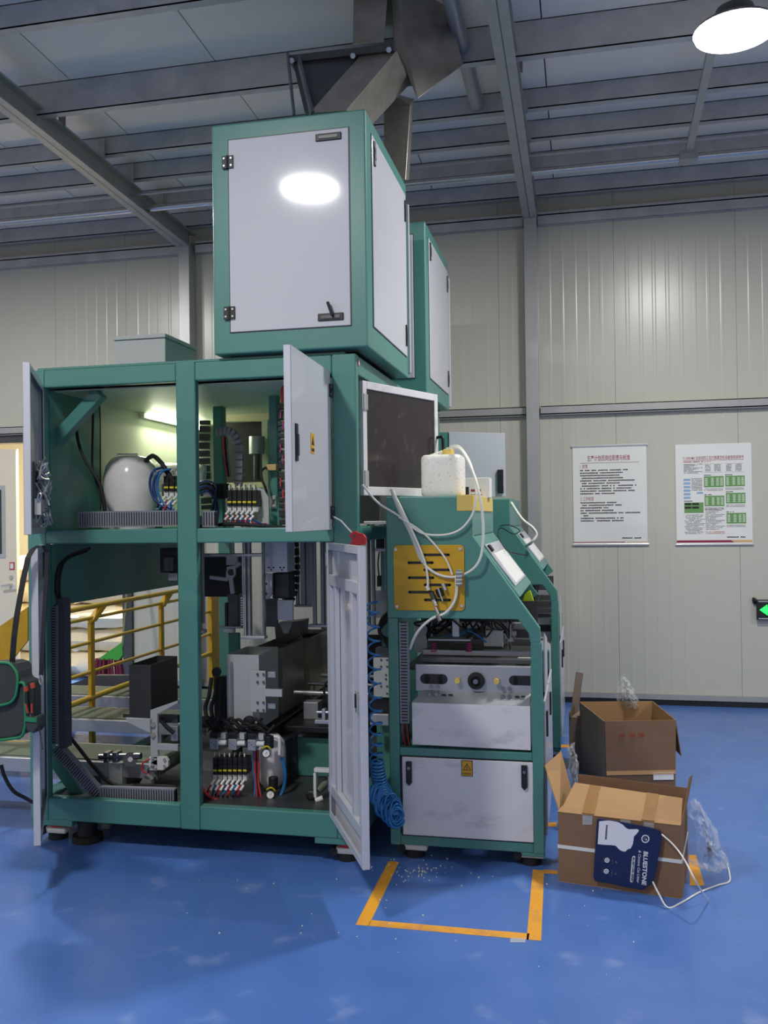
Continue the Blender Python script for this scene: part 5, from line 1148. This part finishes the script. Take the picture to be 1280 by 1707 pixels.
def ptext(s, a, b, hpx, mt, name, d=.0088, **k):
    A, B = PP(*ZP(*a), d), PP(*ZP(*b), d); ex_ = (B-A).normalized(); ez = nrm.copy(); ey = ez.cross(ex_).normalized()
    xf = Matrix(((ex_.x, ey.x, ez.x, A.x), (ex_.y, ey.y, ez.y, A.y), (ex_.z, ey.z, ez.z, A.z), (0, 0, 0, 1)))
    hh = (PP(*ZP(a[0]+hpx, a[1]), d)-A).length
    return text(s, hh/.72, mt, po, xf, name, wid=(B-A).length, **k)
ptext('BLUESTONE', (850, 632), (820, 1140), 66, 'ink_white', 'brand_lettering', bold=.0006)
ptext('& Cassava Cat Litter', (772, 615), (742, 1112), 42, 'ink_white', 'product_lettering', shear=.2)
ptext('BLUESTONE SERIES', (684, 722), (655, 1086), 30, 'navy', 'series_lettering', d=.009, bold=.0003)
# second carton
b2 = thing('cardboard_carton', 'open brown carton with red size stamp standing behind the front carton', 'carton', (.1, 5.0, 0), 'open cardboard cartons')
ZT = .40
A_, B_, C_, D_ = WZ(1008, 1202, ZT), WZ(1125, 1200, ZT), WZ(1087, 1169, ZT), WZ(967, 1170, ZT)
c4 = (A_+B_+C_+D_)/4
def low(p, k=.97): return Vector((c4.x+(p.x-c4.x)*k, c4.y+(p.y-c4.y)*k, .0))
Q = [A_, B_, C_, D_]
F0, F1 = W(999, 1268, A_.y-.03), W(1130, 1272, B_.y-.03)
for i, (nm, mt) in enumerate((('front_wall', 'card'), ('side_wall', 'card_in'), ('back_wall', 'card_in'), ('side_wall', 'card_grey'))):
    p, q = Q[i], Q[(i+1) % 4]; M().slab([low(p), low(q), q, p], .005).obj(nm, mt, b2)
M().hull([low(p)+Vector((0, 0, d)) for p in Q for d in (0, .005)]).obj('base', 'card_in', b2)
fw = (B_-A_).normalized(); fn = Vector((fw.y, -fw.x, 0))
xfS = Matrix(((fw.x, 0, fn.x, 0), (fw.y, 0, fn.y, 0), (0, 1, 0, 0), (0, 0, 0, 1)))
zs = W(1050, 1231, A_.y).z
for s, px in (('60', 1033), ('36', 1051.5), ('38', 1066)):
    p = W(px, 1231, A_.y); k = (p-A_).dot(fw)/(B_-A_).length; base = A_+(B_-A_)*k; lo_ = low(A_)+(low(B_)-low(A_))*k; pp = lo_+(base-lo_)*(zs/ZT)+fn*.008
    xf = xfS.copy(); xf.translation = pp; text(s, .034, 'ink_stamp', b2, xf, 'size_stamp')
M().slab([B_, B_+Vector((.03, .03, -.2)), C_+Vector((.05, 0, -.2)), C_], .004).obj('flap', 'card', b2)
mid = lambda k: (low(A_)+(A_-low(A_))*k, low(B_)+(B_-low(B_))*k)
p, q = mid(.33); M().slab([p+fn*.006, q+fn*.006, q+fn*.012+Vector((0, 0, -.02)), p+fn*.012+Vector((0, 0, -.02))], .004).obj('edge_band', 'card_in', b2)
M().slab([q+fn*.01+fw*-.12+Vector((0, 0, -.012)), q+fn*.01+fw*-.01+Vector((0, 0, -.012)), q+fn*.012+fw*-.01+Vector((0, 0, -.05)), q+fn*.012+fw*-.12+Vector((0, 0, -.05))], .003).obj('paper_label', 'paper', b2)
b3_ = thing('cardboard_carton', 'greyish carton with a raised flap leaning behind the stamped carton', 'carton', (-.06, 5.4, 0), 'open cardboard cartons')
e0, e1 = W(948, 1195, 5.45), W(967, 1190, 5.45)
M().box(e0.x, e1.x+.05, 5.45, 5.62, 0, e0.z).obj('body', 'card_grey', b3_, .003)
M().slab([W(950, 1195, 5.44), W(962, 1190, 5.60), W(971, 1122, 5.60), W(960, 1120, 5.46)], .005).obj('flap', 'card_grey', b3_)
# crumpled clear film bags
def film_bag(px_pts, Y, label, seed, dep=.12):
    rnd = random.Random(seed); P = [W(a, b, Y) for a, b in px_pts]; c = sum(P, Vector())/len(P); m = M(); n = 36
    ringsN = 9; R = []
    for j in range(ringsN+1):
        u = j/ringsN; ring = []
        for i in range(n):
            t = i/n*len(P); k = int(t); f_ = t-k; e = P[k % len(P)].lerp(P[(k+1) % len(P)], f_)
            q = c.lerp(e, math.sin(u*math.pi/2)); q = q+Vector((rnd.uniform(-.008, .008), -dep*math.cos(u*math.pi/2)*rnd.uniform(.75, 1.1)+rnd.uniform(-.012, .012), rnd.uniform(-.008, .008)))
            q.z = max(q.z, .004); ring.append(m.v(q))
        R.append(ring)
    for j in range(ringsN):
        for i in range(n): m.f([R[j][i], R[j][(i+1)%n], R[j+1][(i+1)%n], R[j+1][i]])
    back = [m.v(v.co+Vector((0, .05, 0))) for v in R[-1]]
    for i in range(n): m.f([R[-1][i], R[-1][(i+1)%n], back[(i+1)%n], back[i]])
    o = m.obj('film_bag', 'film', None, smooth=25); tag(o, label, 'plastic film'); return o
film_bag([(1146, 1352), (1162, 1336), (1172, 1352), (1186, 1372), (1200, 1405), (1213, 1438), (1195, 1452), (1165, 1444), (1148, 1435)], 3.95, 'crumpled clear plastic film slumped against the right of the front carton', 1)
film_bag([(1026, 1150), (1040, 1126), (1050, 1140), (1064, 1168), (1064, 1182), (1032, 1182)], 5.55, 'clear plastic film poking up behind the stamped carton', 2, .06)
film_bag([(948, 1250), (956, 1243), (962, 1268), (964, 1360), (950, 1365)], 4.45, 'small clear film tuft between the two cartons', 3, .04)

# ------------------------------------------------------------------ tool bag hung over the open door
tb_ = thing('tool_bag', 'dark grey tool bag with green trim hanging from the open door', 'bag', W(20, 1235, 3.12))
BY_ = 3.12
def bp(px, py, d=0): return W(px, py, BY_)+Vector((0, d, 0))
def bagslab(pts, d0, d1, name, mt, parent=tb_, **k):
    m = M(); A = [m.v(bp(*q, d0)) for q in pts]; B = [m.v(bp(*q, d1)) for q in pts]; n = len(pts); m.f(A); m.f(B[::-1])
    for i in range(n): m.f([A[i], B[i], B[(i+1)%n], A[(i+1)%n]])
    return m.obj(name, mt, parent, **k)
out = [(-60, 1108), (12, 1105), (22, 1108), (30, 1120), (34, 1136), (42, 1138), (43, 1200), (40, 1222), (20, 1232), (-60, 1236)]
bagslab(out, 0, .11, 'body', 'bag_cloth', bevel=.02)
bagslab([(-60, 1105), (12, 1103), (23, 1108), (32, 1124), (31, 1150), (26, 1165), (10, 1174), (-60, 1176)], -.012, .006, 'flap', 'bag_cloth', bevel=.006)
M().tube([bp(-40, 1104, -.012), bp(10, 1104, -.012), bp(23, 1109, -.012), bp(32, 1125, -.012), bp(31, 1150, -.012), bp(25, 1166, -.012), bp(8, 1174, -.012), bp(-40, 1177, -.012)], .0055, 8, 5).obj('trim', 'bag_green', tb_, smooth=60)
M().tube([bp(32, 1138, -.006), bp(41, 1140, -.004), bp(43, 1165, -.004), bp(41, 1220, -.004), bp(20, 1231, -.004), bp(-40, 1236, -.004)], .006, 8, 5).obj('trim', 'bag_green', tb_, smooth=60)
def strap(pts, w, name='shoulder_strap', mt='black'):
    m = M(); prev = None
    for p in pts:
        p = Vector(p); a = [m.v(p+Vector((-w/2, 0, 0))), m.v(p+Vector((w/2, 0, 0))), m.v(p+Vector((w/2, .003, 0))), m.v(p+Vector((-w/2, .003, 0)))]
        if prev:
            for k in range(4): m.f([prev[k], prev[(k+1)%4], a[(k+1)%4], a[k]])
        else: m.f(a)
        prev = a
    m.f(prev); return m.obj(name, mt, tb_)
strap([bp(12, 1106, .03), bp(18, 1062, .02), bp(22, 1030, .02), bp(30, 970, .03), bp(36, 930, .04), bp(42, 916, .05), bp(50, 910, .06), bp(55, 911, .07)], .024)
strap([bp(55, 911, .07), bp(58, 922, .08), bp(57, 960, .08), bp(55, 1040, .07), bp(53, 1130, .06)], .018)
M().tube([bp(53, 1130, .06), bp(50, 1138, .06), bp(53, 1146, .06), bp(56, 1138, .06), bp(53, 1130, .06)], .003, 6, 4).obj('snap_hook', 'zinc', tb_)
bagslab([(44, 1192), (64, 1194), (65, 1212), (58, 1222), (46, 1218)], -.01, .05, 'side_pocket', 'bag_cloth', bevel=.006)
bagslab([(44, 1194), (64, 1196), (64, 1203), (44, 1201)], -.014, -.008, 'pocket_band', 'bag_green')
pl = thing('pliers', 'pliers with red tipped black handles in the tool bag side pocket', 'pliers', W(52, 1195, 3.1))
for dx in (0, 11):
    M().tube([bp(45+dx, 1152-dx*.5, -.002), bp(46+dx*.9, 1170, -.004), bp(50+dx*.5, 1194, 0)], .009, 8, 4).obj('handle', 'black', pl, smooth=60)
    M().tube([bp(43.8+dx, 1144-dx*.5, -.003), bp(45+dx, 1152-dx*.5, -.003)], .0095, 8, 1).obj('grip_tip', 'ink_stamp', pl, smooth=60)
    M().tube([bp(46+dx*.9, 1172, -.012), bp(49+dx*.6, 1188, -.010)], .004, 8, 1).obj('grip_inlay', 'ink_stamp', pl, smooth=60)
M().cyl(bp(52, 1190, .0), bp(53, 1216, .0), .008, 8).obj('jaws', 'steel', pl)
sc = M().tube([bp(61, 1205, .01), bp(64, 1230, .015), bp(66, 1252, .02)], .003, 6, 3).obj('awl', 'dark_steel'); tag(sc, 'thin dark awl sticking down from the tool bag pocket', 'awl')
cable('black cable drooping to the floor left of the machine', [W(2, 1275, 3.4), W(8, 1295, 3.4), W(22, 1318, 3.4), W(42, 1330, 3.45), W(60, 1340, 3.6)], .008)
